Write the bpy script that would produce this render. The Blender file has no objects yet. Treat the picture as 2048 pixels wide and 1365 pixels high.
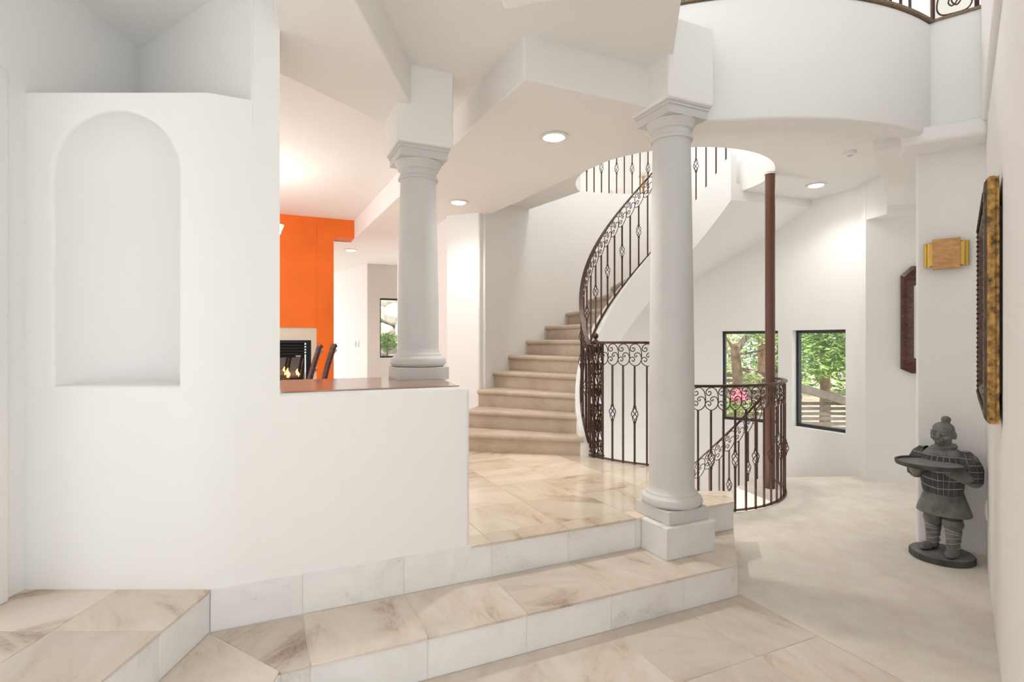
import bpy, bmesh, math, random
from mathutils import Vector, Matrix
R = math.radians
random.seed(7)
SC = bpy.context.scene
COL = SC.collection

# ------------------------------------------------------------------ camera, sky, exposure
cam_d = bpy.data.cameras.new('camera'); cam = bpy.data.objects.new('camera', cam_d); COL.objects.link(cam)
cam.location = (0, 0, 1.40); cam.rotation_euler = (R(90), 0, 0)
cam_d.sensor_width = 36; cam_d.lens = 36 * 1087 / 2048; cam_d.clip_start = 0.05; cam_d.clip_end = 300
SC.camera = cam
world = bpy.data.worlds.new('sky'); SC.world = world; world.use_nodes = True
bg = world.node_tree.nodes['Background']; bg.inputs[0].default_value = (0.94, 0.975, 1.0, 1); bg.inputs[1].default_value = 1.0
SC.view_settings.view_transform = 'Standard'; SC.view_settings.look = 'None'
SC.view_settings.gamma = 1; SC.view_settings.use_curve_mapping = False
SC.view_settings.exposure = 0.90
SC.cycles.adaptive_threshold = 0.1; SC.cycles.adaptive_min_samples = 16; SC.cycles.max_bounces = 7; SC.cycles.diffuse_bounces = 5; SC.cycles.glossy_bounces = 3; SC.cycles.transparent_max_bounces = 6; SC.cycles.caustics_reflective = False; SC.cycles.caustics_refractive = False
SC.cycles.sample_clamp_indirect = 6

sun_d = bpy.data.lights.new('sun', 'SUN'); sun_d.energy = 2.6; sun_d.angle = R(2); sun_d.color = (1, .96, .88)
sun = bpy.data.objects.new('sun', sun_d); COL.objects.link(sun); sun.location = (4, -8, 16)
sun.rotation_euler = Vector((0.35, -0.9, 1.8)).to_track_quat('Z', 'Y').to_euler()

# ------------------------------------------------------------------ plan helpers
UX, UY = 0.9074, 0.4203
VX, VY = -0.4203, 0.9074
def ST(s, t): return (s * UX + t * VX, s * UY + t * VY)
CS = (1.62, 5.10)          # centre of the stair
CW = (1.60, 5.45)          # centre of the round well
CF = (1.68, 5.37)          # centre of the curved balcony front
def pol(c, r, a): return (c[0] + r * math.cos(R(a)), c[1] + r * math.sin(R(a)))
def arc(c, r, a0, a1, n): return [pol(c, r, a0 + (a1 - a0) * i / n) for i in range(n + 1)]
def lerp(a, b, k): return tuple(x + (y - x) * k for x, y in zip(a, b))

# ------------------------------------------------------------------ materials
def nt(name):
    m = bpy.data.materials.new(name); m.use_nodes = True
    return m, m.node_tree.nodes, m.node_tree.links, m.node_tree.nodes['Principled BSDF']
def simple(name, col, rough=0.5, metal=0.0, noise=0.0, scale=8.0, bump=0.0, bscale=40.0, spec=0.5, emit=None, es=0.0):
    m, N, L, B = nt(name)
    B.inputs['Base Color'].default_value = (*col, 1); B.inputs['Roughness'].default_value = rough
    B.inputs['Metallic'].default_value = metal; B.inputs['Specular IOR Level'].default_value = spec
    tc = None
    if noise or bump:
        tc = N.new('ShaderNodeNewGeometry')
    if noise:
        n = N.new('ShaderNodeTexNoise'); n.inputs['Scale'].default_value = scale; n.inputs['Detail'].default_value = 6
        L.new(tc.outputs['Position'], n.inputs['Vector'])
        r = N.new('ShaderNodeValToRGB'); r.color_ramp.elements[0].position = 0.3; r.color_ramp.elements[1].position = 0.7
        r.color_ramp.elements[0].color = (*[c * (1 - noise) for c in col], 1)
        r.color_ramp.elements[1].color = (*[min(1, c * (1 + noise)) for c in col], 1)
        L.new(n.outputs['Fac'], r.inputs['Fac']); L.new(r.outputs['Color'], B.inputs['Base Color'])
    if bump:
        n2 = N.new('ShaderNodeTexNoise'); n2.inputs['Scale'].default_value = bscale; n2.inputs['Detail'].default_value = 4
        L.new(tc.outputs['Position'], n2.inputs['Vector'])
        b = N.new('ShaderNodeBump'); b.inputs['Strength'].default_value = bump; b.inputs['Distance'].default_value = 0.01
        L.new(n2.outputs['Fac'], b.inputs['Height']); L.new(b.outputs['Normal'], B.inputs['Normal'])
    if emit:
        B.inputs['Emission Color'].default_value = (*emit, 1); B.inputs['Emission Strength'].default_value = es
    return m
def travertine(name, c_light, c_mid, c_dark, rough, vary=0.12, pit=(0.70, 0.58, 0.46)):
    m, N, L, B = nt(name)
    g = N.new('ShaderNodeNewGeometry'); oi = N.new('ShaderNodeObjectInfo')
    mul = N.new('ShaderNodeVectorMath'); mul.operation = 'SCALE'; mul.inputs[0].default_value = (17, 31, 23)
    L.new(oi.outputs['Random'], mul.inputs['Scale'])
    add = N.new('ShaderNodeVectorMath'); L.new(g.outputs['Position'], add.inputs[0]); L.new(mul.outputs[0], add.inputs[1])
    rv = N.new('ShaderNodeVectorRotate'); rv.rotation_type = 'Z_AXIS'
    am = N.new('ShaderNodeMath'); am.operation = 'MULTIPLY'; am.inputs[1].default_value = 40.0
    L.new(oi.outputs['Random'], am.inputs[0]); L.new(am.outputs[0], rv.inputs['Angle']); L.new(add.outputs[0], rv.inputs['Vector'])
    mp = N.new('ShaderNodeMapping'); mp.inputs['Scale'].default_value = (1.0, 2.6, 1.6); L.new(rv.outputs[0], mp.inputs['Vector'])
    n = N.new('ShaderNodeTexNoise'); n.inputs['Scale'].default_value = 1.9; n.inputs['Detail'].default_value = 7; n.inputs['Roughness'].default_value = 0.66; n.inputs['Distortion'].default_value = 0.5
    L.new(mp.outputs[0], n.inputs['Vector'])
    r = N.new('ShaderNodeValToRGB'); e = r.color_ramp.elements
    e[0].position = 0.30; e[0].color = (*c_dark, 1); e[1].position = 0.60; e[1].color = (*c_light, 1)
    k = e.new(0.43); k.color = (*c_mid, 1)
    L.new(n.outputs['Fac'], r.inputs['Fac'])
    # fine pits gathered along the darker clouds
    n2 = N.new('ShaderNodeTexNoise'); n2.inputs['Scale'].default_value = 55; n2.inputs['Detail'].default_value = 3
    L.new(mp.outputs[0], n2.inputs['Vector'])
    cmb = N.new('ShaderNodeMath'); cmb.operation = 'MULTIPLY_ADD'; cmb.inputs[1].default_value = 0.9
    L.new(n.outputs['Fac'], cmb.inputs[0]); L.new(n2.outputs['Fac'], cmb.inputs[2])
    r2 = N.new('ShaderNodeValToRGB'); r2.color_ramp.elements[0].position = 0.66; r2.color_ramp.elements[0].color = (*pit, 1)
    r2.color_ramp.elements[1].position = 0.76; r2.color_ramp.elements[1].color = (1, 1, 1, 1)
    L.new(cmb.outputs[0], r2.inputs['Fac'])
    mx = N.new('ShaderNodeMixRGB'); mx.blend_type = 'MULTIPLY'; mx.inputs[0].default_value = 0.7
    L.new(r.outputs[0], mx.inputs[1]); L.new(r2.outputs[0], mx.inputs[2])
    hs = N.new('ShaderNodeHueSaturation'); mr = N.new('ShaderNodeMapRange')
    mr.inputs['To Min'].default_value = 1 - vary; mr.inputs['To Max'].default_value = 1 + vary * 0.6
    L.new(oi.outputs['Random'], mr.inputs['Value']); L.new(mr.outputs[0], hs.inputs['Value']); L.new(mx.outputs[0], hs.inputs['Color'])
    L.new(hs.outputs[0], B.inputs['Base Color'])
    rr = N.new('ShaderNodeMapRange'); rr.inputs['To Min'].default_value = rough * 1.6; rr.inputs['To Max'].default_value = rough
    L.new(n2.outputs['Fac'], rr.inputs['Value']); L.new(rr.outputs[0], B.inputs['Roughness'])
    b = N.new('ShaderNodeBump'); b.inputs['Strength'].default_value = 0.12; b.inputs['Distance'].default_value = 0.004
    L.new(r2.outputs[0], b.inputs['Height']); L.new(b.outputs['Normal'], B.inputs['Normal'])
    return m
def carpet(name, col, dark, scale=3.0):
    m, N, L, B = nt(name)
    g = N.new('ShaderNodeNewGeometry')
    n = N.new('ShaderNodeTexNoise'); n.inputs['Scale'].default_value = scale; n.inputs['Detail'].default_value = 10; n.inputs['Roughness'].default_value = 0.7
    L.new(g.outputs['Position'], n.inputs['Vector'])
    f = N.new('ShaderNodeTexNoise'); f.inputs['Scale'].default_value = 160; f.inputs['Detail'].default_value = 3
    L.new(g.outputs['Position'], f.inputs['Vector'])
    mxf = N.new('ShaderNodeMath'); mxf.operation = 'MULTIPLY_ADD'; mxf.inputs[1].default_value = 0.45
    L.new(f.outputs['Fac'], mxf.inputs[0]); L.new(n.outputs['Fac'], mxf.inputs[2])
    r = N.new('ShaderNodeValToRGB'); r.color_ramp.elements[0].position = 0.52; r.color_ramp.elements[0].color = (*dark, 1)
    r.color_ramp.elements[1].position = 0.86; r.color_ramp.elements[1].color = (*col, 1)
    L.new(mxf.outputs[0], r.inputs['Fac']); L.new(r.outputs[0], B.inputs['Base Color'])
    B.inputs['Roughness'].default_value = 1; B.inputs['Specular IOR Level'].default_value = 0.1
    b = N.new('ShaderNodeBump'); b.inputs['Strength'].default_value = 0.5; b.inputs['Distance'].default_value = 0.006
    L.new(f.outputs['Fac'], b.inputs['Height']); L.new(b.outputs['Normal'], B.inputs['Normal'])
    return m
M = {}
M['plaster'] = simple('plaster', (0.875, 0.868, 0.852), 0.75, spec=0.25)
M['ceil'] = simple('ceiling_plaster', (0.87, 0.858, 0.835), 0.8, spec=0.2)
M['grey'] = simple('column_grey', (0.64, 0.638, 0.625), 0.6, noise=0.02, scale=6, spec=0.3)
M['orange'] = simple('orange_plaster', (0.86, 0.17, 0.018), 0.6, noise=0.08, scale=2.2, spec=0.3)
M['trav_floor'] = travertine('travertine_floor', (0.73, 0.645, 0.56), (0.655, 0.55, 0.455), (0.43, 0.32, 0.235), 0.28)
M['trav_pol'] = travertine('travertine_polished', (0.78, 0.69, 0.57), (0.71, 0.59, 0.45), (0.52, 0.37, 0.24), 0.12, 0.16)
M['trav_riser_lit'] = travertine('travertine_riser_lit', (0.86, 0.855, 0.845), (0.81, 0.80, 0.785), (0.68, 0.66, 0.63), 0.35, 0.04, (0.82, 0.81, 0.80))  # paler than the floor stone: light on the upright faces put into the colour
M['grout'] = simple('grout', (0.78, 0.74, 0.68), 0.9)
M['carpet'] = carpet('hall_carpet', (0.80, 0.745, 0.67), (0.68, 0.615, 0.54), 4.5)
M['stair_carpet'] = carpet('stair_carpet', (0.60, 0.50, 0.405), (0.46, 0.37, 0.285), 3.5)
M['iron'] = simple('brown_iron', (0.075, 0.036, 0.028), 0.38, metal=0.35, noise=0.25, scale=30)
M['pole'] = simple('brown_painted_steel', (0.145, 0.062, 0.036), 0.35)
M['dark_trim'] = simple('dark_bronze', (0.045, 0.045, 0.05), 0.4, metal=0.3)
M['white'] = simple('white_paint', (0.82, 0.81, 0.79), 0.4)
M['lens'] = simple('lamp_lens', (1, 1, 1), 0.5, emit=(1.0, 0.97, 0.92), es=14)
M['stone'] = None
M['glass'] = None
def glass(name, tint=(1, 1, 1), mixf=0.12):
    m, N, L, B = nt(name)
    out = N['Material Output']
    tr = N.new('ShaderNodeBsdfTransparent'); tr.inputs[0].default_value = (*tint, 1)
    gl = N.new('ShaderNodeBsdfGlossy'); gl.inputs['Roughness'].default_value = 0.02
    mx = N.new('ShaderNodeMixShader'); mx.inputs[0].default_value = mixf
    L.new(tr.outputs[0], mx.inputs[1]); L.new(gl.outputs[0], mx.inputs[2]); L.new(mx.outputs[0], out.inputs[0])
    return m
M['glass'] = glass('window_glass', (0.97, 0.99, 0.98), 0.05)
M['mirror'] = simple('mirror_glass', (0.85, 0.86, 0.86), 0.03, metal=1.0)

# ------------------------------------------------------------------ object helpers
def link(o, parent=None):
    COL.objects.link(o)
    if parent is not None:
        o.parent = parent
        o.matrix_parent_inverse = Matrix.Translation(-Vector(parent.location)) if parent.get('_abs') else Matrix()
    return o
def tag(o, label=None, cat=None, group=None, kind=None):
    if label: o['label'] = label
    if cat: o['category'] = cat
    if group: o['group'] = group
    if kind: o['kind'] = kind
    return o
def thing(name, loc, label, cat, group=None):
    e = bpy.data.objects.new(name, None); e.location = loc; e.empty_display_size = 0.1
    COL.objects.link(e); e['_abs'] = 1
    return tag(e, label, cat, group)
def finish(me, mat, smooth, ang):
    if mat: me.materials.append(mat)
    if smooth:
        me.polygons.foreach_set('use_smooth', [True] * len(me.polygons))
        me.set_sharp_from_angle(angle=R(ang))
    me.update()
def from_bm(name, bm, mat, parent=None, smooth=False, ang=35, recalc=True):
    if recalc: bmesh.ops.recalc_face_normals(bm, faces=bm.faces[:])
    me = bpy.data.meshes.new(name); bm.to_mesh(me); bm.free()
    finish(me, mat, smooth, ang)
    return link(bpy.data.objects.new(name, me), parent)
def inst(name, me, loc, rz=0, parent=None):
    o = bpy.data.objects.new(name, me); o.location = loc; o.rotation_euler = (0, 0, rz)
    return link(o, parent)
def bev(o, w=0.02, seg=3):
    md = o.modifiers.new('bevel', 'BEVEL'); md.width = w; md.segments = seg; md.limit_method = 'ANGLE'; md.angle_limit = R(40)
    md.harden_normals = True
    o.data.polygons.foreach_set('use_smooth', [True] * len(o.data.polygons))
    return o
def add_prism(bm, poly, z0, z1, cap=True):
    b = [bm.verts.new((x, y, z0)) for x, y in poly]; t = [bm.verts.new((x, y, z1)) for x, y in poly]
    n = len(poly)
    for i in range(n):
        j = (i + 1) % n
        bm.faces.new((b[i], b[j], t[j], t[i]))
    if cap:
        bm.faces.new(b[::-1]); bm.faces.new(t)
def prism(name, poly, z0, z1, mat, parent=None, bevel=0, smooth=False, ang=35):
    bm = bmesh.new(); add_prism(bm, poly, z0, z1)
    o = from_bm(name, bm, mat, parent, smooth, ang)
    if bevel: bev(o, bevel)
    return o
def add_box(bm, c, d, rz=0, rx=0, ry=0):
    mtx = Matrix.Translation(c) @ Matrix.Rotation(rz, 4, 'Z') @ Matrix.Rotation(ry, 4, 'Y') @ Matrix.Rotation(rx, 4, 'X') @ Matrix.Diagonal((*d, 1))
    bmesh.ops.create_cube(bm, size=1, matrix=mtx)
def box(name, c, d, mat, parent=None, rz=0, bevel=0, rx=0, ry=0):
    bm = bmesh.new(); add_box(bm, c, d, rz, rx, ry)
    o = from_bm(name, bm, mat, parent)
    if bevel: bev(o, bevel, 2)
    return o
def add_tube(bm, pts, r, n=6, cap=True, closed=False):
    P = [Vector(p) for p in pts]; m = len(P)
    rad = r if isinstance(r, (list, tuple)) else [r] * m
    rings = []; nrm = None
    for i in range(m):
        a = P[i - 1] if (i > 0 or closed) else P[i]; b = P[(i + 1) % m] if (i < m - 1 or closed) else P[i]
        tg = (b - a).normalized()
        if nrm is None:
            ref = Vector((0, 0, 1)) if abs(tg.z) < 0.9 else Vector((1, 0, 0))
            nrm = (ref - tg * ref.dot(tg)).normalized()
        else:
            nrm = (nrm - tg * nrm.dot(tg))
            nrm = nrm.normalized() if nrm.length > 1e-6 else tg.orthogonal().normalized()
        bn = tg.cross(nrm)
        rings.append([bm.verts.new(P[i] + (nrm * math.cos(2 * math.pi * (k + .5) / n) + bn * math.sin(2 * math.pi * (k + .5) / n)) * rad[i]) for k in range(n)])
    for i in range(m if closed else m - 1):
        A, B_ = rings[i], rings[(i + 1) % m]
        for k in range(n):
            bm.faces.new((A[k], A[(k + 1) % n], B_[(k + 1) % n], B_[k]))
    if cap and not closed:
        bm.faces.new(rings[0][::-1]); bm.faces.new(rings[-1])
def add_bar(bm, pts, w, h):
    """flat bar, w across in plan, h tall, following pts"""
    P = [Vector(p) for p in pts]; rings = []
    for i in range(len(P)):
        tg = (P[min(i + 1, len(P) - 1)] - P[max(i - 1, 0)]); tg.z = 0; tg.normalize()
        sd = Vector((-tg.y, tg.x, 0)) * (w / 2); up = Vector((0, 0, h / 2))
        rings.append([bm.verts.new(P[i] + q) for q in (sd + up, -sd + up, -sd - up, sd - up)])
    for A, B_ in zip(rings, rings[1:]):
        for k in range(4): bm.faces.new((A[k], A[(k + 1) % 4], B_[(k + 1) % 4], B_[k]))
    bm.faces.new(rings[0][::-1]); bm.faces.new(rings[-1])
def add_lathe(bm, prof, c=(0, 0, 0), n=32, sx=1, sy=1, rz=0):
    rings = []
    ca, sa = math.cos(rz), math.sin(rz)
    for r, z in prof:
        ring = []
        for k in range(n):
            a = 2 * math.pi * k / n; x = r * sx * math.cos(a); y = r * sy * math.sin(a)
            ring.append(bm.verts.new((c[0] + x * ca - y * sa, c[1] + x * sa + y * ca, c[2] + z)))
        rings.append(ring)
    for A, B_ in zip(rings, rings[1:]):
        for k in range(n): bm.faces.new((A[k], A[(k + 1) % n], B_[(k + 1) % n], B_[k]))
    bm.faces.new(rings[0][::-1]); bm.faces.new(rings[-1])
def lathe(name, prof, c, mat, parent=None, n=32, ang=40):
    bm = bmesh.new(); add_lathe(bm, prof, c, n)
    return from_bm(name, bm, mat, parent, True, ang)
def add_ell(bm, c, r, rot=None, seg=16):
    m = Matrix.Translation(c) @ (rot.to_4x4() if rot else Matrix()) @ Matrix.Diagonal((*r, 1))
    bmesh.ops.create_uvsphere(bm, u_segments=seg, v_segments=max(6, seg * 2 // 3), radius=1, matrix=m)
def add_limb(bm, p, q, r0, r1, n=12):
    add_tube(bm, [p, q], [r0, r1], n)
    for c, r in ((p, r0), (q, r1)): add_ell(bm, c, (r, r, r), seg=12)
def catmull(pts, sub=5):
    P = [Vector(p) for p in pts]; P = [P[0] * 2 - P[1]] + P + [P[-1] * 2 - P[-2]]
    out = []
    for i in range(1, len(P) - 2):
        for k in range(sub):
            t = k / sub
            out.append(0.5 * ((2 * P[i]) + (P[i + 1] - P[i - 1]) * t + (2 * P[i - 1] - 5 * P[i] + 4 * P[i + 1] - P[i + 2]) * t * t + (3 * P[i] - P[i - 1] - 3 * P[i + 1] + P[i + 2]) * t ** 3))
    out.append(P[-2]); return out
# convex polygon clipping (plan)
def clip(poly, nx, ny, d):
    """keep nx*x+ny*y <= d"""
    out = []
    for i in range(len(poly)):
        a, b = poly[i], poly[(i + 1) % len(poly)]
        da, db = nx * a[0] + ny * a[1] - d, nx * b[0] + ny * b[1] - d
        if da <= 0: out.append(a)
        if (da < 0 < db) or (db < 0 < da): out.append(lerp(a, b, da / (da - db)))
    return out
def area(p): return abs(sum(p[i][0] * p[(i + 1) % len(p)][1] - p[(i + 1) % len(p)][0] * p[i][1] for i in range(len(p)))) / 2 if len(p) > 2 else 0
def edge_plane(a, b):
    """outside half-plane (right of a->b) of ccw edge"""
    dx, dy = b[0] - a[0], b[1] - a[1]; return dy, -dx, dy * a[0] - dx * a[1]
def clip_in(poly, convex):
    for i in range(len(convex)):
        poly = clip(poly, *edge_plane(convex[i], convex[(i + 1) % len(convex)]))
        if area(poly) < 1e-5: return []
    return poly
def subtract(poly, convex):
    res = []; cur = poly
    for i in range(len(convex)):
        nx, ny, d = edge_plane(convex[i], convex[(i + 1) % len(convex)])
        o = clip(cur, -nx, -ny, -d)
        if area(o) > 1e-4: res.append(o)
        cur = clip(cur, nx, ny, d)
        if area(cur) < 1e-5: break
    return res
def tile(polys, z, parent, mat, h=0.012, name='tile'):
    bm = bmesh.new(); one = len(polys) == 1
    for p in polys:
        if not one: add_prism(bm, p, z - h, z); continue
        n = len(p); cx = sum(q[0] for q in p) / n; cy = sum(q[1] for q in p) / n
        def ins(k): return [(q[0] + (cx - q[0]) * k / max(1e-6, math.hypot(cx - q[0], cy - q[1])), q[1] + (cy - q[1]) * k / max(1e-6, math.hypot(cx - q[0], cy - q[1]))) for q in p]
        a = [bm.verts.new((x, y, z - h)) for x, y in p]; b = [bm.verts.new((x, y, z - 0.0025)) for x, y in p]
        c = [bm.verts.new((x, y, z)) for x, y in ins(0.0035)]
        for i in range(n):
            j = (i + 1) % n
            bm.faces.new((a[i], a[j], b[j], b[i])); bm.faces.new((b[i], b[j], c[j], c[i]))
        bm.faces.new(c); bm.faces.new(a[::-1])
    return from_bm(name, bm, mat, parent)
def riser_tile(p, q, z0, z1, parent, mat, th=0.012, gap=0.0015):
    """upright slab from p to q, face on the right of p->q"""
    d = Vector((q[0] - p[0], q[1] - p[1], 0)); L_ = d.length; d.normalize(); nrm = Vector((d.y, -d.x, 0))
    c = Vector(((p[0] + q[0]) / 2, (p[1] + q[1]) / 2, (z0 + z1) / 2)) - nrm * (th / 2)
    bm = bmesh.new(); add_box(bm, c, (L_ - 2 * gap, th, z1 - z0 - gap), math.atan2(d.y, d.x))
    bmesh.ops.bevel(bm, geom=bm.edges[:], offset=0.0015, segments=1, affect='EDGES')
    return from_bm('tile', bm, mat, parent)
def struct(o): o['kind'] = 'structure'; return o

# ================================================================== FLOORS AND STEPS
Z1, Z2 = 0.18, 0.36
T0 = 0.457
SG = 1.0856
C0 = ST(-0.199, 2.60)
# lower floor
fl = struct(prism('floor_lower', [(-2.3, -1.5), (2.2, -1.5), ST(2.40, 0.2), ST(2.40, 2.19), ST(2.376, 2.3), (-0.8, 2.3), (-2.3, 2.2)], -0.15, -0.003, M['grout']))
tag(fl, 'cream travertine tile floor at the foot of the steps')
for i in range(-3, 4):
    for j in range(0, 6):
        s0, s1 = SG + T0 * (i - 1) + .0012, SG + T0 * i - .0012
        if i == 3: s1 = 2.40
        if i > 3: continue
        t1 = 2.185 - T0 * j - .0012; t0_ = 2.185 - T0 * (j + 1) + .0012
        if s0 > 2.39: continue
        s1 = min(s1, 2.399)
        q = [ST(s0, t0_), ST(s1, t0_), ST(s1, t1), ST(s0, t1)]
        q = clip(q, -1, 0, 0.86)
        q = clip(q, 0, -1, 0.6)
        if area(q) > 0.002: tile([q], 0, fl, M['trav_floor'])
# lower step
DG = (2.376, 2.185)
st = struct(prism('floor_step', [(-0.858, 0.3), ST(0.062, 2.188), ST(DG[0] - .002, DG[1] + .003), ST(DG[0] + .40, DG[1] + .405), ST(-0.19, 2.61), (-1.28, 2.28), (-1.28, 0.3)], -0.1, Z1 - .003, M['grout']))
tag(st, 'low travertine step wrapping the half wall')
L1 = ST(0.065, 2.185)
edges = [SG + T0 * k for k in range(-2, 4)]
ss = [0.065 - 0.30] + [e for e in edges if 0.15 < e < 2.3] + [2.8]
mit = edge_plane(C0, L1)
diag_n = (UX - VX, UY - VY, DG[0] - DG[1])     # s - t <= .191
def in_diag(q, off=0.0):
    # s - t <= d
    return clip(q, UX - VX, UY - VY, DG[0] - DG[1] - off)
for a, b in zip(ss, ss[1:]):
    q = [ST(a + .0012, 2.176), ST(b - .0012, 2.176), ST(b - .0012, 2.588), ST(a + .0012, 2.588)]
    q = in_diag(q)
    q = clip(q, *mit) if a < 0.2 else q
    if area(q) > 0.003: tile([q], Z1, st, M['trav_floor'])
    # front riser
    if a < 2.2:
        p0, p1 = ST(max(a, 0.065), 2.185), ST(min(b, 2.376), 2.185)
        riser_tile(p0, p1, 0.0, Z1 - .012, st, M['trav_riser_lit'])
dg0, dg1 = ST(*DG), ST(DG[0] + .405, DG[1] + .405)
riser_tile(dg0, dg1, 0.0, Z1 - .012, st, M['trav_riser_lit'])
y = 2.04; prev = None
for (ya, yb) in ((0.45, 0.91), (0.91, 1.37), (1.37, 1.83), (1.83, 2.01)):
    q = [(-1.264, ya + .001), (-0.848, ya + .001), (-0.848, yb - .001), (-1.264, yb - .001)]
    if yb > 1.9: q = [(-1.264, ya + .001), (-0.848, ya + .001), (L1[0] - .002, L1[1] - .004), (-1.264, 2.262)]
    tile([q], Z1, st, M['trav_floor'])
    riser_tile((-0.855, ya), (-0.855, yb), 0, Z1 - .012, st, M['trav_riser_lit'])
# left platform
pl = struct(prism('floor_left', [(-2.4, -1.0), (-1.268, -1.0), (-1.268, 2.28), (-2.4, 2.28)], -0.1, Z2 - .003, M['grout']))
tag(pl, 'brown travertine landing below the arched niche')
for xa, xb in ((-2.05, -1.65), (-1.65, -1.258)):
    for ya, yb in ((1.95, 2.276), (1.493, 1.95), (1.036, 1.493), (0.58, 1.036)):
        tile([[(xa + .001, ya + .001), (xb - .001, ya + .001), (xb - .001, yb - .001), (xa + .001, yb - .001)]], Z2, pl, M['trav_floor'])
for ya, yb in ((0.58, 1.036), (1.036, 1.493), (1.493, 1.95), (1.95, 2.275)):
    riser_tile((-1.265, ya), (-1.265, yb), Z1, Z2 - .012, pl, M['trav_riser_lit'])
# upper floor
well = [pol(CW, 1.03, a) for a in range(0, 360, 10)]
def arcw(a0, a1, n): return arc(CW, 1.03, a0, a1, n)
up_poly = [ST(-0.19, 2.595), ST(2.782, 2.595), (1.50, 3.765), (1.26, 3.765)] + arcw(251, 206, 8) + [(0.66, 5.02), (0.2, 5.3), (-0.5, 6.6), (-2.2, 11.0), (-6, 11.5), (-6.5, 6.0), (-2.4, 3.2)]
uf = struct(prism('floor_upper', up_poly, -0.25, Z2 - .003, M['grout']))
tag(uf, 'glossy honey travertine floor at the foot of the curved stairs')
TU = 0.440
TT = [2.585, 2.715] + [2.715 + TU * k for k in range(1, 12)]
for ti in range(len(TT) - 1):
    for i in range(-9, 6):
        s0, s1 = SG + T0 * (i - 1) + .001, SG + T0 * i - .001
        t0_, t1 = TT[ti] + .001, TT[ti + 1] - .001
        if ti > 3 and s0 > 2.6: continue
        q = [ST(s0, t0_), ST(s1, t0_), ST(s1, t1), ST(s0, t1)]
        q = in_diag(q, 0.0)
        q = clip(q, 0, 1, 9.5); q = clip(q, -1, 0, 4.2)
        if area(q) < 0.002: continue
        if ti < 2 and s1 < 0.9: continue          # under the half wall
        if ti < 2: q = clip(q, -UX, -UY, -0.972)
        parts = []
        a = clip(q, 1, 0, 1.262)
        if area(a) > .001: parts += subtract(a, well)
        b = clip(clip(q, -1, 0, -1.262), 0, 1, 3.768)
        if area(b) > .001: parts.append(b)
        if parts: tile(parts, Z2, uf, M['trav_pol'])
for a, b in zip([-0.19] + [SG + T0 * k for k in range(-2, 3)], [SG + T0 * k for k in range(-2, 3)] + [2.04]):
    riser_tile(ST(a, 2.592), ST(b, 2.592), Z1, Z2 - (.012 if a > .9 else .001), uf, M['trav_riser_lit'])
riser_tile(ST(2.40, 2.592), ST(2.78, 2.592), Z1, Z2 - .012, uf, M['trav_riser_lit'])
riser_tile(ST(2.785, 2.594), (1.50, 3.765), 0, Z2 - .012, uf, M['trav_riser_lit'])
# pedestal below the near column
pd = struct(prism('trim_pedestal', [ST(2.043, 2.373), ST(2.397, 2.373), ST(2.397, 2.60), ST(2.043, 2.60)], Z1 - .01, Z2 - .012, M['grout']))
tag(pd, 'travertine clad pedestal block under the near grey column')
riser_tile(ST(2.04, 2.37), ST(2.40, 2.37), Z1, Z2 - .012, pd, M['trav_riser_lit'])
riser_tile(ST(2.04, 2.59), ST(2.04, 2.37), Z1, Z2 - .012, pd, M['trav_riser_lit'])
riser_tile(ST(2.40, 2.37), ST(2.40, 2.59), Z1, Z2 - .012, pd, M['trav_riser_lit'])
tile([[ST(2.038, 2.366), ST(2.402, 2.366), ST(2.402, 2.583), ST(2.038, 2.583)]], Z2, pd, M['trav_riser_lit'])
# carpet floor with the round well cut out
cf_poly = [ST(2.40, 2.19), ST(2.40, 0.3), (1.3, -1.5), (4.0, -1.5), (4.6, 3.0), (4.6, 5.4), (3.72, 5.62), (2.50, 5.57), (2.14, 5.20), (2.27, 4.70)] + arcw(312, 251, 10) + [(1.26, 3.765), (1.50, 3.765), ST(2.78, 2.59), ST(2.376, 2.19)]
cf = struct(prism('floor_carpet', cf_poly, -0.30, 0.0, M['carpet'])); tag(cf, 'beige carpet floor curving past the stair well')
struct(prism('floor_lower_level', [(-2, 3.0), (5, 3.0), (5, 9), (-2, 9)], -2.75, -2.65, M['carpet']))
# apron below the rim of the well
bm = bmesh.new()
pts = [(x, y) for x, y in arcw(205, 315, 24)]
for (a, b) in zip(pts, pts[1:]):
    bm.faces.new([bm.verts.new((*p, z)) for p, z in ((a, -0.45), (b, -0.45), (b, -0.02), (a, -0.02))])
bmesh.ops.remove_doubles(bm, verts=bm.verts[:], dist=1e-4)
struct(from_bm('wall_well', bm, M['plaster'], smooth=True))

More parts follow.
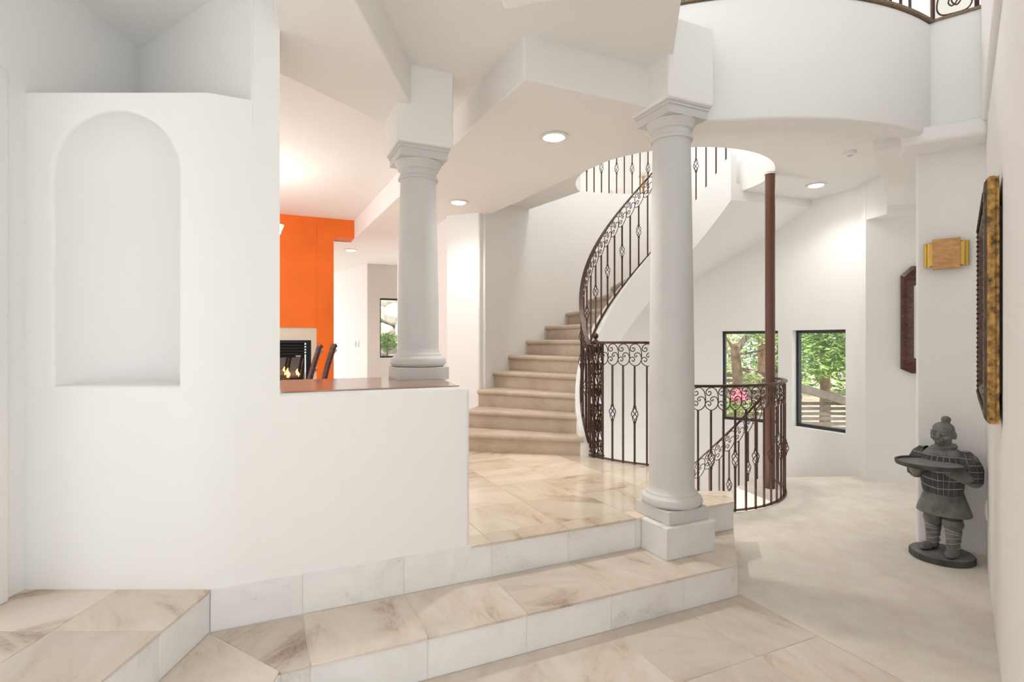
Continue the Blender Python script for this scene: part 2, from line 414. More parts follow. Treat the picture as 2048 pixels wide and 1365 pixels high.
# ================================================================== WALLS
# niche block: arched recess in its front
def niche_wall():
    bm = bmesh.new()
    x0, x1, yf, zb, zt = -2.06, C0[0], 2.275, 0.30, 2.44
    cx, a, dp = -1.660, 0.262, 0.25
    zs0, zsp = 1.212, 2.105
    f = 0.018
    nf = 24
    def loop(e):
        pts = [(cx + a + e, zs0 - e)]
        pts += [(cx + (a + e) * math.cos(math.pi * k / nf), zsp + (a + e) * math.sin(math.pi * k / nf)) for k in range(nf + 1)]
        pts += [(cx - a - e, zs0 - e)]
        return pts
    outer = [bm.verts.new((x, yf, z)) for x, z in ((x0, zb), (x1, zb), (x1, zt), (x0, zt))]
    hole = [bm.verts.new((x, yf, z)) for x, z in loop(f)]
    E = []
    for L_ in (outer, hole):
        for i in range(len(L_)): E.append(bm.edges.new((L_[i], L_[(i + 1) % len(L_)])))
    bmesh.ops.triangle_fill(bm, use_beauty=True, edges=E, use_dissolve=False)
    prev = hole
    for k in range(1, 4):
        an = math.pi / 2 * k / 3
        lp = loop(f * (1 - math.sin(an)))
        ring = [bm.verts.new((x, yf + f * (1 - math.cos(an)), z)) for x, z in lp]
        for i in range(len(ring)):
            j = (i + 1) % len(ring); bm.faces.new((prev[i], prev[j], ring[j], ring[i]))
        prev = ring
    # inner surface
    def P(ph, z, k=1.0): return (cx + a * math.cos(ph) * k, yf + f + dp * math.sin(ph) * k, z)
    m = 20; rows = []
    for z in (zs0, 1.5, 1.8, zsp):
        rows.append([bm.verts.new(P(math.pi * i / m, z)) for i in range(m + 1)])
    for q in range(1, 11):
        th = math.pi / 2 * q / 10
        rows.append([bm.verts.new(P(math.pi * i / m, zsp + a * math.sin(th), max(0.001, math.cos(th)))) for i in range(m + 1)])
    for A, B_ in zip(rows, rows[1:]):
        for i in range(m): bm.faces.new((A[i], A[i + 1], B_[i + 1], B_[i]))
    bm.faces.new(rows[0])
    # right side, top, back
    pr = ST(-0.02, 2.6004); bk = (-2.06, 3.0)
    v = lambda p, z: bm.verts.new((p[0], p[1], z))
    bm.faces.new((v((x1, yf), zb), v(pr, zb), v(pr, zt), v((x1, yf), zt)))
    bm.faces.new((v((x0, yf), zt), v((x1, yf), zt), v(pr, zt), v(bk, zt)))
    bm.faces.new((v(pr, zb), v(bk, zb), v(bk, zt), v(pr, zt)))
    bm.faces.new((v(bk, zb), v((x0, yf), zb), v((x0, yf), zt), v(bk, zt)))
    bmesh.ops.remove_doubles(bm, verts=bm.verts[:], dist=2e-4)
    o = from_bm('wall_niche', bm, M['plaster'], None, True, 50)
    md = o.modifiers.new('bevel', 'BEVEL'); md.width = 0.025; md.segments = 3; md.limit_method = 'ANGLE'; md.angle_limit = R(20)
    md.angle_limit = R(22); md.harden_normals = True
    o.modifiers.remove(md)
    return o
struct(tag(niche_wall(), 'white plaster wall with a tall arched niche and ledge on top'))
struct(tag(prism('wall_pier', [ST(-0.036, 2.6008), ST(0.078, 2.6008), ST(0.055, 2.90), ST(-0.036, 2.90)], 0.3, 3.4, M['plaster']), 'tall white pier at the end of the half wall'))
hw = struct(tag(prism('wall_half', [ST(-0.12, 2.5995), ST(0.968, 2.5995), ST(1.07, 3.50), ST(-0.12, 3.50)], 0.3, 1.165, M['plaster'], bevel=0.022), 'white half wall with rounded corners'))
M['top'] = simple('brown_stone_top', (0.36, 0.24, 0.18), 0.16, noise=0.3, scale=5)
struct(tag(prism('trim_half_wall_top', [ST(0.09, 2.65), ST(0.93, 2.65), ST(1.02, 3.45), ST(0.09, 3.45)], 1.15, 1.172, M['top'], bevel=0.004), 'polished brown stone top of the half wall'))
struct(tag(prism('wall_left', [(-2.04, 1.98), (-2.04, 2.98), (-2.3, 2.98), (-2.3, 1.98)], 0.3, 3.4, M['plaster']), 'white wall at the far left'))
struct(prism('wall_left_header', [(-2.04, -1.5), (-2.04, 1.99), (-2.3, 1.99), (-2.3, -1.5)], 2.46, 3.4, M['plaster']))
struct(prism('wall_left_near', [(-2.04, -1.5), (-2.04, 1.25), (-2.3, 1.25), (-2.3, -1.5)], 0.3, 2.5, M['plaster']))
# unseen entry wall band added to cut light from behind, open below and above
struct(prism('wall_entry_lightblock', [(-2.3, -1.7), (2.6, -1.7), (2.6, -1.5), (-2.3, -1.5)], 2.15, 4.3, M['plaster']))
struct(prism('ceiling_void_lightblock', [(-2.4, -1.7), (5.2, -1.7), (5.2, 11.0), (-2.4, 11.0)], 6.2, 6.35, M['ceil']))  # unseen roof put in to keep sky light and sun out
struct(prism('wall_corridor_sunblock', [(3.75, 4.25), (5.2, 4.25), (5.2, 4.4), (3.85, 4.4)], -0.2, 3.1, M['plaster']))  # unseen wall added to keep sun off the back wall
struct(prism('wall_ledge_back', [(-2.05, 2.985), (-1.12, 2.345), (-1.08, 2.50), (-2.05, 3.15)], 2.3, 3.4, M['plaster']))
struct(tag(box('trim_door_casing', (-2.03, 2.085, 1.42), (0.045, 0.17, 2.12), M['white'], bevel=0.008), 'white door casing at the far left edge'))
# right wall and the stub with the door chime
D = Vector((0.6355, 0.7721)); NR = Vector((-0.7721, 0.6355)); W0 = Vector((3.10, 3.556))
def RW(t, o=0.0): p = W0 + D * t + NR * o; return (p.x, p.y)
struct(tag(prism('wall_right', [RW(-3.6), RW(0.0), RW(0.0, -0.2), RW(-3.6, -0.2)], -0.2, 6.2, M['plaster']), 'white wall at the right with the large mirror'))
struct(prism('wall_right_upper', [RW(-3.6, 0.028), RW(-0.19, 0.028), RW(-0.19, -0.1), RW(-3.6, -0.1)], 2.77, 6.2, M['plaster'], bevel=0.015))
stub = [(2.817, 3.79), (3.115, 3.545), (4.4, 5.0), (4.05, 5.25)]
struct(tag(prism('wall_stub', [(2.817, 3.79), (3.12, 3.541), RW(1.0, -.1), (3.45, 4.56)], -0.2, 2.8, M['plaster'], bevel=0.02), 'white wall end with the oak door chime behind the statue'))
struct(prism('wall_back_right', [(3.56, 5.47), (4.6, 4.98), (4.7, 5.2), (3.62, 5.68)], -2.7, 3.1, M['plaster'], smooth=False))
# round stair wall with two windows
WR = 2.06
def ang_px(px):
    k = (px - 1024) / 1087; A = 1 + k * k; B_ = -2 * (CS[1] + k * CS[0]); C_ = CS[0] ** 2 + CS[1] ** 2 - WR ** 2
    Y = (-B_ + math.sqrt(B_ * B_ - 4 * A * C_)) / (2 * A); X = k * Y
    return math.degrees(math.atan2(Y - CS[1], X - CS[0]))
WIN = [(ang_px(1556), ang_px(1443)), (ang_px(1691), ang_px(1584))]     # (a0<a1)
ZW0, ZW1 = 0.40, 1.525
def cyl_wall(name, a0, a1, zs, holes, th=0.16):
    an = sorted(set([a0, a1] + [h for hh in holes for h in hh[:2]]))
    fine = []
    for p, q in zip(an, an[1:]):
        n = max(1, int((q - p) / 3)); fine += [p + (q - p) * i / n for i in range(n)]
    fine.append(an[-1])
    bm = bmesh.new()
    V_ = {}
    def v(i, j, k):
        if (i, j, k) not in V_:
            V_[(i, j, k)] = bm.verts.new((*pol(CS, WR + th * k, fine[i]), zs[j]))
        return V_[(i, j, k)]
    def solid(i, j):
        if i < 0 or j < 0 or i >= len(fine) - 1 or j >= len(zs) - 1: return False
        am = (fine[i] + fine[i + 1]) / 2; zm = (zs[j] + zs[j + 1]) / 2
        return not any(h[0] < am < h[1] and h[2] < zm < h[3] for h in holes)
    for i in range(len(fine) - 1):
        for j in range(len(zs) - 1):
            if not solid(i, j): continue
            bm.faces.new((v(i, j, 0), v(i, j + 1, 0), v(i + 1, j + 1, 0), v(i + 1, j, 0)))
            bm.faces.new((v(i, j, 1), v(i + 1, j, 1), v(i + 1, j + 1, 1), v(i, j + 1, 1)))
            for di, dj, e in ((-1, 0, ((i, j), (i, j + 1))), (1, 0, ((i + 1, j + 1), (i + 1, j))), (0, -1, ((i + 1, j), (i, j))), (0, 1, ((i, j + 1), (i + 1, j + 1)))):
                if not solid(i + di, j + dj):
                    (p, q), (r_, s_) = e
                    bm.faces.new((v(p, q, 0), v(p, q, 1), v(r_, s_, 1), v(r_, s_, 0)))
    return from_bm(name, bm, M['plaster'], None, True, 40)
holes = [(a, b, ZW0, ZW1) for a, b in WIN]
struct(tag(cyl_wall('wall_round', 10.5, 80, [-2.65, ZW0, ZW1, 3.3, 6.2], holes), 'round white wall with two small windows behind the stairs'))
struct(tag(cyl_wall('wall_stair', 80, 158, [-2.65, 0.4, 3.34], []), 'round white wall along the carpeted stairs'))
struct(tag(prism('wall_pilaster', [(-0.72, 5.93), (-0.345, 5.80), (-0.12, 6.35), (-0.55, 6.4)], 0.3, 2.8, M['plaster'], bevel=0.02), 'white pilaster beside the foot of the stairs'))
struct(prism('wall_hall', [(-0.70, 6.0), (-1.74, 8.25), (-1.5, 8.4), (-0.45, 6.1)], 0.3, 2.8, M['plaster']))
# living room wall in orange with the hall opening
LT = 7.43
ow = struct(tag(prism('wall_orange', [ST(0.662, LT), ST(0.872, LT), ST(0.872, LT + .35), ST(0.662, LT + .35)], 0.3, 3.05, M['orange']), 'bright orange wall with the fireplace'))
struct(prism('wall_orange_header', [ST(0.87, LT), ST(1.137, LT), ST(1.137, LT + .35), ST(0.87, LT + .35)], 2.77, 3.05, M['orange']))
struct(prism('wall_orange_upper', [ST(-2.2, LT), ST(0.664, LT), ST(0.664, LT + .35), ST(-2.2, LT + .35)], 1.572, 3.05, M['orange']))
struct(prism('wall_orange_side', [ST(-2.2, LT), ST(-0.9, LT), ST(-0.9, LT + .35), ST(-2.2, LT + .35)], 0.3, 1.58, M['orange']))
# far room beyond the opening
struct(prism('wall_far_left', [(-2.55, 9.62), (-4.2, 11.7), (-4.0, 11.9), (-2.4, 9.9)], 0.3, 2.8, M['plaster']))
M['shade_grey'] = simple('grey_plaster', (0.62, 0.59, 0.55), 0.75, noise=0.02, scale=2)  # darker, greyer plaster tone for the far room's window wall
FA, FB = Vector((-2.55, 9.60)), Vector((-1.2, 10.22))
def fr(k, o=0): p = FA + (FB - FA) * k; q = Vector((-(FB - FA).y, (FB - FA).x)).normalized() * o; return ((p + q).x, (p + q).y)
kw0 = 0.145; kw1 = 0.62
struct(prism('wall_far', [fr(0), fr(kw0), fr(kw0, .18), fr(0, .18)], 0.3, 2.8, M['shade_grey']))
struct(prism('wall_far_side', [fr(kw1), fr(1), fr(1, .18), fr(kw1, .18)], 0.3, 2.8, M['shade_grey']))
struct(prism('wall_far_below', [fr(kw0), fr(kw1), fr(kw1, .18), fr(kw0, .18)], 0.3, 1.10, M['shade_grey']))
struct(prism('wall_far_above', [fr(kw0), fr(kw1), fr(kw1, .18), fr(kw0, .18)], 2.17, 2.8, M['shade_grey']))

# ================================================================== CEILINGS
ZC, ZS = 3.0, 2.77
cm = struct(tag(prism('ceiling', [(-8, -1.0), (0.12, -1.0), (0.793, 2.55), (0.905, 3.06), (0.95, 3.3), (0.9, 4.0), (-0.34, 6.1), (-1.6, 8.4), (-3.5, 8.6), (-8, 6.5)], ZC, ZC + 0.30, M['ceil']), 'flat cream ceiling of the entry hall'))
SL0, SL1 = ST(1.252, 2.55), ST(1.135, LT)
arcA = arc(CF, 1.80, 228, 305, 24)
hs = struct(tag(prism('ceiling_hall', [SL0, ST(2.25, 2.55)] + [(1.45, 3.42), (1.35, 3.60), (0.97, 3.71), (-0.33, 6.06), (-0.30, 6.5), (-1.2, 10.5), (-4.6, 12.2), (-4.6, 7.9), ST(0.6, LT + .3), ST(1.135, LT + .3), SL1], ZS, ZC + .02, M['ceil'], bevel=0.012), 'dropped hall ceiling with recessed lights'))
# curved beam from pier to far column
struct(tag(prism('ceiling_beam_curved', [(-0.66, 1.2), (-0.632, 2.0), (-0.622, 2.4), (-0.60, 2.8), (-0.578, 3.30), (-0.70, 3.40), (-0.815, 3.42), (-1.196, 2.784), (-1.04, 2.42), (-0.90, 2.0), (-0.80, 1.2)], ZS, ZC + .02, M['ceil'], bevel=0.012), 'dropped beam between pier and far column'))
struct(prism('ceiling_beam_near', [(-0.03, 2.262), (0.6, 2.05), (0.4, 1.0), (-0.30, 1.0)], ZS, ZC + .02, M['ceil'], bevel=0.015))
# blocks over the two columns
def block(name, c, half, z0, z1):
    s, t = c
    return struct(prism(name, [ST(s - half, t - half), ST(s + half, t - half), ST(s + half, t + half), ST(s - half, t + half)], z0, z1, M['plaster'], bevel=0.012))
CA = (2.229, 2.545)       # near column (s, t)
CB = (0.8795, 3.268)      # far column
block('ceiling_block', CA, 0.168, 2.765, 3.22)
block('ceiling_block_far', CB, 0.170, 2.555, 3.02)
# ring beam and curved balcony front
struct(prism('ceiling_ring', arc(CF, 2.06, 245, 303, 30) + arc(CF, 1.78, 303, 245, 30), ZS + .001, 3.2, M['ceil'], bevel=0))
bfo = arc(CF, 2.085, 250, 302.5, 40) + arc(CF, 1.96, 302.5, 250, 40)
struct(tag(prism('wall_balcony', bfo, 2.745, 3.50, M['plaster'], bevel=0.02), 'curved cream balcony front above the hall'))
M['trim_carpet'] = carpet('trim_carpet', (0.34, 0.25, 0.17), (0.16, 0.11, 0.07), 60)
struct(prism('trim_balcony', arc(CF, 2.10, 238, 302.5, 40) + arc(CF, 1.96, 302.5, 238, 40), 3.50, 3.518, M['trim_carpet']))
fe = pol(CF, 2.085, 302.0)
struct(prism('wall_balcony_end', [(fe[0] - .03, fe[1]), (2.985, 3.41), (3.1, 3.55), (2.95, 3.85)], 2.74, 3.50, M['plaster'], bevel=0))
struct(prism('trim_balcony_end', [(fe[0] - .03, fe[1] - .012), (2.98, 3.395), (3.1, 3.55), (2.95, 3.85)], 3.50, 3.518, M['trim_carpet']))
struct(prism('ceiling_beam_stub', [(2.585, 3.60), (2.955, 3.365), (3.14, 3.58), (2.72, 3.86)], 2.69, 2.80, M['plaster'], bevel=0.03))
struct(prism('ceiling_beam_side', [(2.47, 3.72), (3.62, 5.22), (4.3, 5.2), (3.14, 3.58), (2.72, 3.60)], 2.70, 3.05, M['ceil'], bevel=0.01))
struct(prism('ceiling_corner', [(3.60, 5.22), (3.56, 5.50), (4.6, 5.05), (4.2, 4.95)], 2.62, 3.05, M['ceil']))
# slab of the upper floor around the well
CR = (1.58, 5.42); RR = 0.94
rim = arc(CR, RR, 30, -205, 60)
outer = [pol(CS, 2.1, a_) for a_ in range(133, 161, 4)] + [(-0.45, 6.05), (0.80, 3.55), (1.15, 3.40)] + arc(CF, 1.85, 256, 303, 16) + [(2.9, 3.6), (4.3, 4.7), (4.4, 5.2), (3.66, 5.5)] + [pol(CS, 2.1, a_) for a_ in range(12, 43, 5)]
struct(tag(prism('ceiling_landing', outer + rim, ZC, 3.34, M['ceil'], smooth=True, ang=40), 'white ceiling around the round stair opening'))
# upper floor beyond the stair wall and its walls
struct(prism('floor_upstairs', [pol(CS, 2.075, a_) for a_ in range(80, 160, 5)] + [(-1.4, 6.3), (-1.4, 11), (4, 11), (4, 7.3), pol(CS, 2.22, 80)], 3.322, 3.345, M['carpet']))
struct(prism('wall_upstairs', [(-1.5, 10.6), (5.2, 10.6), (5.2, 10.8), (-1.5, 10.8)], 3.3, 6.2, M['plaster']))
struct(prism('wall_upstairs_right', [(4.6, 3.0), (4.8, 3.0), (4.8, 6), (4.6, 6)], 3.3, 6.2, M['plaster']))
struct(prism('wall_upstairs_mid', [(2.3, 8.2), (3.6, 6.9), (3.8, 7.1), (2.5, 8.4)], 3.3, 6.2, M['plaster']))

# ================================================================== STAIRS
NST = 17; RH = (3.345 - Z2) / NST
TH_I = lambda n: 191 - 9.3 * (n - 1)
TH_O = lambda n: 179 - 9.0 * (n - 1)
RI, RO = 1.00, 2.09
def step_mesh(name, n, z0, z1, ti, to, parent, dirn=1):
    bm = bmesh.new(); K = 8; rows = []
    A0, A1 = pol(CS, RI, ti(n)), pol(CS, RO, to(n)); B0, B1 = pol(CS, RI, ti(n + 1)), pol(CS, RO, to(n + 1))
    for k in range(K + 1):
        l = k / K
        p = Vector(lerp(A0, A1, l)); q = Vector(lerp(B0, B1, l))
        # follow the wall at the outer end
        d = q - p; Ld = d.length; d = d / Ld
        prof = [(0.012, z0 - .02), (0.0, z0 + .01), (0.0, z1 - .055), (-.012, z1 - .052), (-.030, z1 - .040), (-.034, z1 - .024), (-.030, z1 - .010), (-.018, z1 - .002), (0, z1), (Ld * .5, z1 - .001), (Ld + .02, z1 - .001), (Ld + .02, z0 - .02)]
        rows.append([bm.verts.new((p.x + d.x * e, p.y + d.y * e, z)) for e, z in prof])
    m = len(rows[0])
    for A, B_ in zip(rows, rows[1:]):
        for i in range(m):
            bm.faces.new((A[i], A[(i + 1) % m], B_[(i + 1) % m], B_[i]))
    bm.faces.new(rows[0]); bm.faces.new(rows[-1][::-1])
    return from_bm(name, bm, M['stair_carpet'], parent, True, 50)
stairs = thing('staircase', (0.1, 5.2, Z2), 'curved tan carpeted staircase rising behind the near column', 'staircase')
for n in range(1, NST - 1):
    step_mesh('step', n, Z2 + RH * (n - 1), Z2 + RH * n, TH_I, TH_O, stairs)
def noz(th): return Z2 + RH + (191 - th) / 9.3 * RH
# stringer with the white soffit
bm = bmesh.new(); rows = []
angs = [191.5 - i * 3 for i in range(51)]
for th in angs:
    zt = noz(th) + 0.02; zb = zt - 0.50
    if th > 191: zt = max(zt, Z2 + .10)
    o_th = min(178, th - 11)
    r0 = pol(CS, 0.90, th); r1 = pol(CS, 1.02, th); ro = pol(CS, 2.08, o_th)
    rows.append([bm.verts.new((*r0, zb)), bm.verts.new((*r0, zt)), bm.verts.new((*r1, zt)), bm.verts.new((*r1, zb + .2)), bm.verts.new((*ro, zb + .12)), bm.verts.new((*ro, zb + .04))])
for A, B_ in zip(rows, rows[1:]):
    for i in range(6): bm.faces.new((A[i], A[(i + 1) % 6], B_[(i + 1) % 6], B_[i]))
bm.faces.new(rows[0]); bm.faces.new(rows[-1][::-1])
tag(from_bm('stringer', bm, M['plaster'], stairs, True, 45), 'white plaster stringer and sloping underside')
# the flight going down
down = thing('descending_staircase', (2.9, 5.7, -0.2), 'carpeted stairs going down beside the brown pole', 'staircase')
for n in range(0, 9):
    step = lambda k: 17 + 10 * k
    bm = bmesh.new()
    p = arc(CS, 0.98, step(n), step(n + 1) + 2, 3) + arc(CS, 2.05, step(n + 1) + 2, step(n), 3)
    add_prism(bm, p, -RH * (n + 1) - .25, -RH * (n + 1))
    o = from_bm('step', bm, M['stair_carpet'], down); bev(o, 0.02)
bm = bmesh.new(); rows = []
for i in range(31):
    th = 20 + i * 3; zt = -0.02 - (th - 17) / 10 * RH + 0.02
    rows.append([bm.verts.new((*pol(CS, r, th), z)) for r, z in ((0.92, zt - .4), (0.92, zt), (1.0, zt), (1.0, zt - .4))])
for A, B_ in zip(rows, rows[1:]):
    for i in range(4): bm.faces.new((A[i], A[(i + 1) % 4], B_[(i + 1) % 4], B_[i]))
bm.faces.new(rows[0]); bm.faces.new(rows[-1][::-1])
tag(from_bm('stringer', bm, M['plaster'], down, True, 45), 'white stringer')

# ================================================================== COLUMNS
def column(c, z0, z1, rb, rt, label, group):
    x, y = ST(*c); t = thing('column', (x, y, z0), label, 'column', group)
    rz = math.atan2(UY, UX)
    hp = 0.075
    box('plinth', (x, y, z0 + hp / 2), (0.30, 0.30, hp), M['grey'], t, rz, bevel=0.004)
    zb = z0 + hp
    lathe('column_base', [(rb + .005, 0), (rb + .032, .004), (rb + .044, .018), (rb + .046, .034), (rb + .040, .050), (rb + .024, .062), (rb + .020, .066), (rb + .018, .074), (rb + .010, .080), (rb + .003, .092), (rb, .11)], (x, y, zb), M['grey'], t, 48, 30)
    zc = z1 - 0.185
    pr = []
    for k in range(15):
        u = k / 14; r = rb + (rt - rb) * (max(0, (u - .25) / .75)) ** 1.35
        pr.append((r, zb + .10 + (zc - zb - .10) * u - zb))
    lathe('shaft', pr, (x, y, zb), M['grey'], t, 48, 40)
    lathe('capital', [(rt, -.02), (rt + .001, .0), (rt + .012, .004), (rt + .014, .014), (rt + .010, .022), (rt + .003, .026), (rt + .003, .055), (rt + .007, .060), (rt + .013, .064), (rt + .018, .078), (rt + .030, .098), (rt + .036, .110), (rt + .030, .117)], (x, y, zc), M['grey'], t, 48, 30)
    ab = thing  # noqa
    bm = bmesh.new()
    add_box(bm, (x, y, z1 - .049), (0.285, 0.285, 0.048), rz)
    add_box(bm, (x, y, z1 - .018), (0.300, 0.300, 0.018), rz)
    add_box(bm, (x, y, z1 - .0055), (0.312, 0.312, 0.011), rz)
    from_bm('abacus', bm, M['grey'], t)
    return t
column(CA, Z2, 2.768, 0.131, 0.109, 'tall grey column on the travertine pedestal beside the carpet', 'grey tuscan columns')
column(CB, 1.170, 2.558, 0.124, 0.108, 'shorter grey column standing on the half wall', 'grey tuscan columns')
# pole
px_, py_ = 2.455, 5.17
pole = thing('support_pole', (px_, py_, 0), 'slim brown steel pole inside the round railing', 'pole')
lathe('shaft', [(0.044, 0), (0.044, 3.005)], (px_, py_, 0), M['pole'], pole, 32)
lathe('collar', [(0.052, 2.985), (0.052, 3.0)], (px_, py_, 0), M['white'], pole, 32)

# ================================================================== RAILINGS
WU = 0.105
SCR_U = [(1.0, .5), (1.03, .8), (1.0, 1.22), (.85, 1.58), (.55, 1.77), (.2, 1.66), (.06, 1.42), (.13, 1.22), (.31, 1.15), (.45, 1.27), (.42, 1.44), (.30, 1.46), (.26, 1.37)]
SCR_L = [(.22, .48), (.28, .37), (.40, .40), (.44, .55), (.32, .69), (.12, .66), (.0, .47), (.1, .2), (.45, .0), (.8, .14), (1.0, .46), (.98, .8), (.85, 1.0), (.65, 1.05), (.46, .95), (.43, .80), (.54, .72), (.64, .79), (.58, .87)]
_scr = {}
def scroll_mesh(slope):
    k = round(slope, 2)
    if k not in _scr:
        bm = bmesh.new()
        for c in (SCR_U, SCR_L):
            p = catmull([((x - .45) * WU, 0, y * WU) for x, y in c], 3)
            add_tube(bm, [(v.x, 0, v.z + k * v.x) for v in p], 0.0042, 5)
        bmesh.ops.recalc_face_normals(bm, faces=bm.faces[:])
        me = bpy.data.meshes.new('scroll'); bm.to_mesh(me); bm.free(); finish(me, M['iron'], True, 60); _scr[k] = me
    return _scr[k]
_bal = {}
def bal_mesh(h, basket, zc):
    key = (round(h, 3), basket, zc)
    if key not in _bal:
        bm = bmesh.new(); r = 0.0095
        if not basket: add_tube(bm, [(0, 0, 0), (0, 0, h)], r, 4)
        else:
            add_tube(bm, [(0, 0, 0), (0, 0, zc - .062)], r, 4); add_tube(bm, [(0, 0, zc + .062), (0, 0, h)], r, 4)
            for z in (zc - .066, zc + .066): add_tube(bm, [(0, 0, z - .012), (0, 0, z - .004), (0, 0, z + .004), (0, 0, z + .012)], [.008, .013, .013, .008], 6)
        bmesh.ops.recalc_face_normals(bm, faces=bm.faces[:])
        me = bpy.data.meshes.new('baluster'); bm.to_mesh(me); bm.free(); finish(me, M['iron'], False, 30); _bal[key] = me
    return _bal[key]
_bsk = []
def basket_mesh():
    if not _bsk:
        bm = bmesh.new()
        for q in range(4):
            pts = []
            for i in range(11):
                u = i / 10; rr = 0.006 + 0.022 * math.sin(math.pi * u); an = q * math.pi / 2 + u * 3.6
                pts.append((rr * math.cos(an), rr * math.sin(an), -.064 + .128 * u))
            add_tube(bm, pts, 0.0038, 4)
        bmesh.ops.recalc_face_normals(bm, faces=bm.faces[:])
        me = bpy.data.meshes.new('basket'); bm.to_mesh(me); bm.free(); finish(me, M['iron'], True, 60); _bsk.append(me)
    return _bsk[0]
def resample(path, step, start=0.0):
    out = []; acc = -start
    P = [Vector(p) for p in path]
    for a, b in zip(P, P[1:]):
        L_ = math.hypot(b.x - a.x, b.y - a.y)
        while acc <= L_:
            k = acc / L_ if L_ else 0; p = a + (b - a) * k
            out.append((p, math.atan2(b.y - a.y, b.x - a.x), (b.z - a.z) / max(L_, 1e-6))); acc += step
        acc -= L_
    return out
def railing(name, label, path, H, zb=0.62, fslope=None, rail=None, par0=0, base=0.012, start=0.06, cat='railing', hrange=None):
    t = thing(name, path[len(path) // 2], label, cat, 'brown wrought iron railings')
    bm = bmesh.new(); add_bar(bm, rail or [(p[0], p[1], p[2] + H) for p in path], 0.038, 0.014)
    if rail is None or True:
        add_bar(bm, [(p[0], p[1], p[2] - .008) for p in (rail or [(p[0], p[1], p[2] + H) for p in path])], 0.016, 0.012)
    from_bm('handrail', bm, M['iron'], t)
    bm = bmesh.new(); add_bar(bm, [(p[0], p[1], p[2] + base) for p in path], 0.026, 0.010); from_bm('bottom_rail', bm, M['iron'], t)
    hb = H - .198
    for i, (p, an, sl) in enumerate(resample(path, WU, start)):
        bk = (i + par0) % 2 == 1
        b = inst('baluster', bal_mesh(hb, bk, zb), p, an, t); b.matrix_parent_inverse = Matrix.Translation(-Vector(t.location))
        if bk:
            k = inst('basket', basket_mesh(), (0, 0, zb), 0, b); k.matrix_parent_inverse = Matrix()
        s = inst('scroll', scroll_mesh(fslope if fslope is not None else sl), p + Vector((0, 0, hb - .002)), an, t); s.matrix_parent_inverse = Matrix.Translation(-Vector(t.location))
    return t
# guard on the tile floor (newel to behind the near column)
gl = [(*pol(CW, 1.04, a_), Z2) for a_ in [213 + i * 2 for i in range(20)]]
railing('guard_railing', 'iron railing on the tiled floor between lattice post and near column', gl, 1.03, 0.42, 0.0, start=0.09)
# guard on the carpet around the well
gr = [(*pol(CW, 1.02, a_), 0.0) for a_ in [251 + i * 2 for i in range(56)]]
railing('guard_railing', 'curved iron railing around the stair well on the carpet', gr, 1.035, 0.43, 0.0, par0=1)
# rail climbing with the stairs
ap = []; ar = []
for i in range(76):
    th = 195 - i * 2
    ap.append((*pol(CS, 0.965, th), noz(th) + 0.02))
    ar.append((*pol(CS, 0.965, th), max(noz(th) + 0.90, 1.34 + (195 - th) * .003)))
sl_up = RH / (R(9.3) * 0.965)
railing('stair_railing', 'iron stair railing climbing along the curved stairs', ap, 0.88, 0.40, sl_up, rail=ar, start=0.02)
# rail going down
dp_ = [(*pol(CS, 0.955, th), -0.03 - (th - 17) / 10 * RH + 0.03) for th in [86 - i * 2 for i in range(33)]]
railing('stair_railing', 'iron railing descending with the lower stairs in the well', dp_, 0.92, 0.35, RH / (R(10) * 0.955), start=0.04)
# upstairs guards
ug = [(*pol(CS, 2.16, th), 3.345) for th in [142 - i * 2 for i in range(38)]]
railing('guard_railing', 'upstairs iron railing seen through the round stair opening', ug, 1.0, 0.36, 0.0, start=0.05)
bg_ = [(*pol(CF, 2.02, a_), 3.50) for a_ in [240 + i * 2 for i in range(31)]]
railing('guard_railing', 'iron railing on top of the curved balcony front', bg_, 1.0, 0.42, 0.0)
# scroll panel at the balcony end
bp = thing('scroll_railing', (2.9, 3.45, 3.518), 'large iron scroll panel at the right end of the balcony', 'railing')
pa, pb = Vector((2.775, 3.585, 3.518)), Vector((2.955, 3.455, 3.518))
def on_panel(u, z): p = pa + (pb - pa) * u; return (p.x, p.y, 3.518 + z)
for sgn in (0, 1):
    f = (lambda u: u) if sgn == 0 else (lambda u: 1 - u)
    bm = bmesh.new()
    add_tube(bm, [tuple(v) for v in catmull([on_panel(f(u), z) for u, z in ((.42, .12), (.36, .085), (.45, .06), (.56, .09), (.52, .16), (.36, .18), (.15, .14), (.10, .06), (.22, .015), (.5, .008))], 5)], 0.005, 5)
    from_bm('scroll', bm, M['iron'], bp, True, 60)
for u in (0.0, 1.0):
    bm = bmesh.new(); add_tube(bm, [on_panel(u, 0), on_panel(u, 1.0)], 0.012, 4); from_bm('post', bm, M['iron'], bp)
bm = bmesh.new(); add_bar(bm, [on_panel(0, 1.0), on_panel(1, 1.0)], .038, .014); from_bm('handrail', bm, M['iron'], bp)

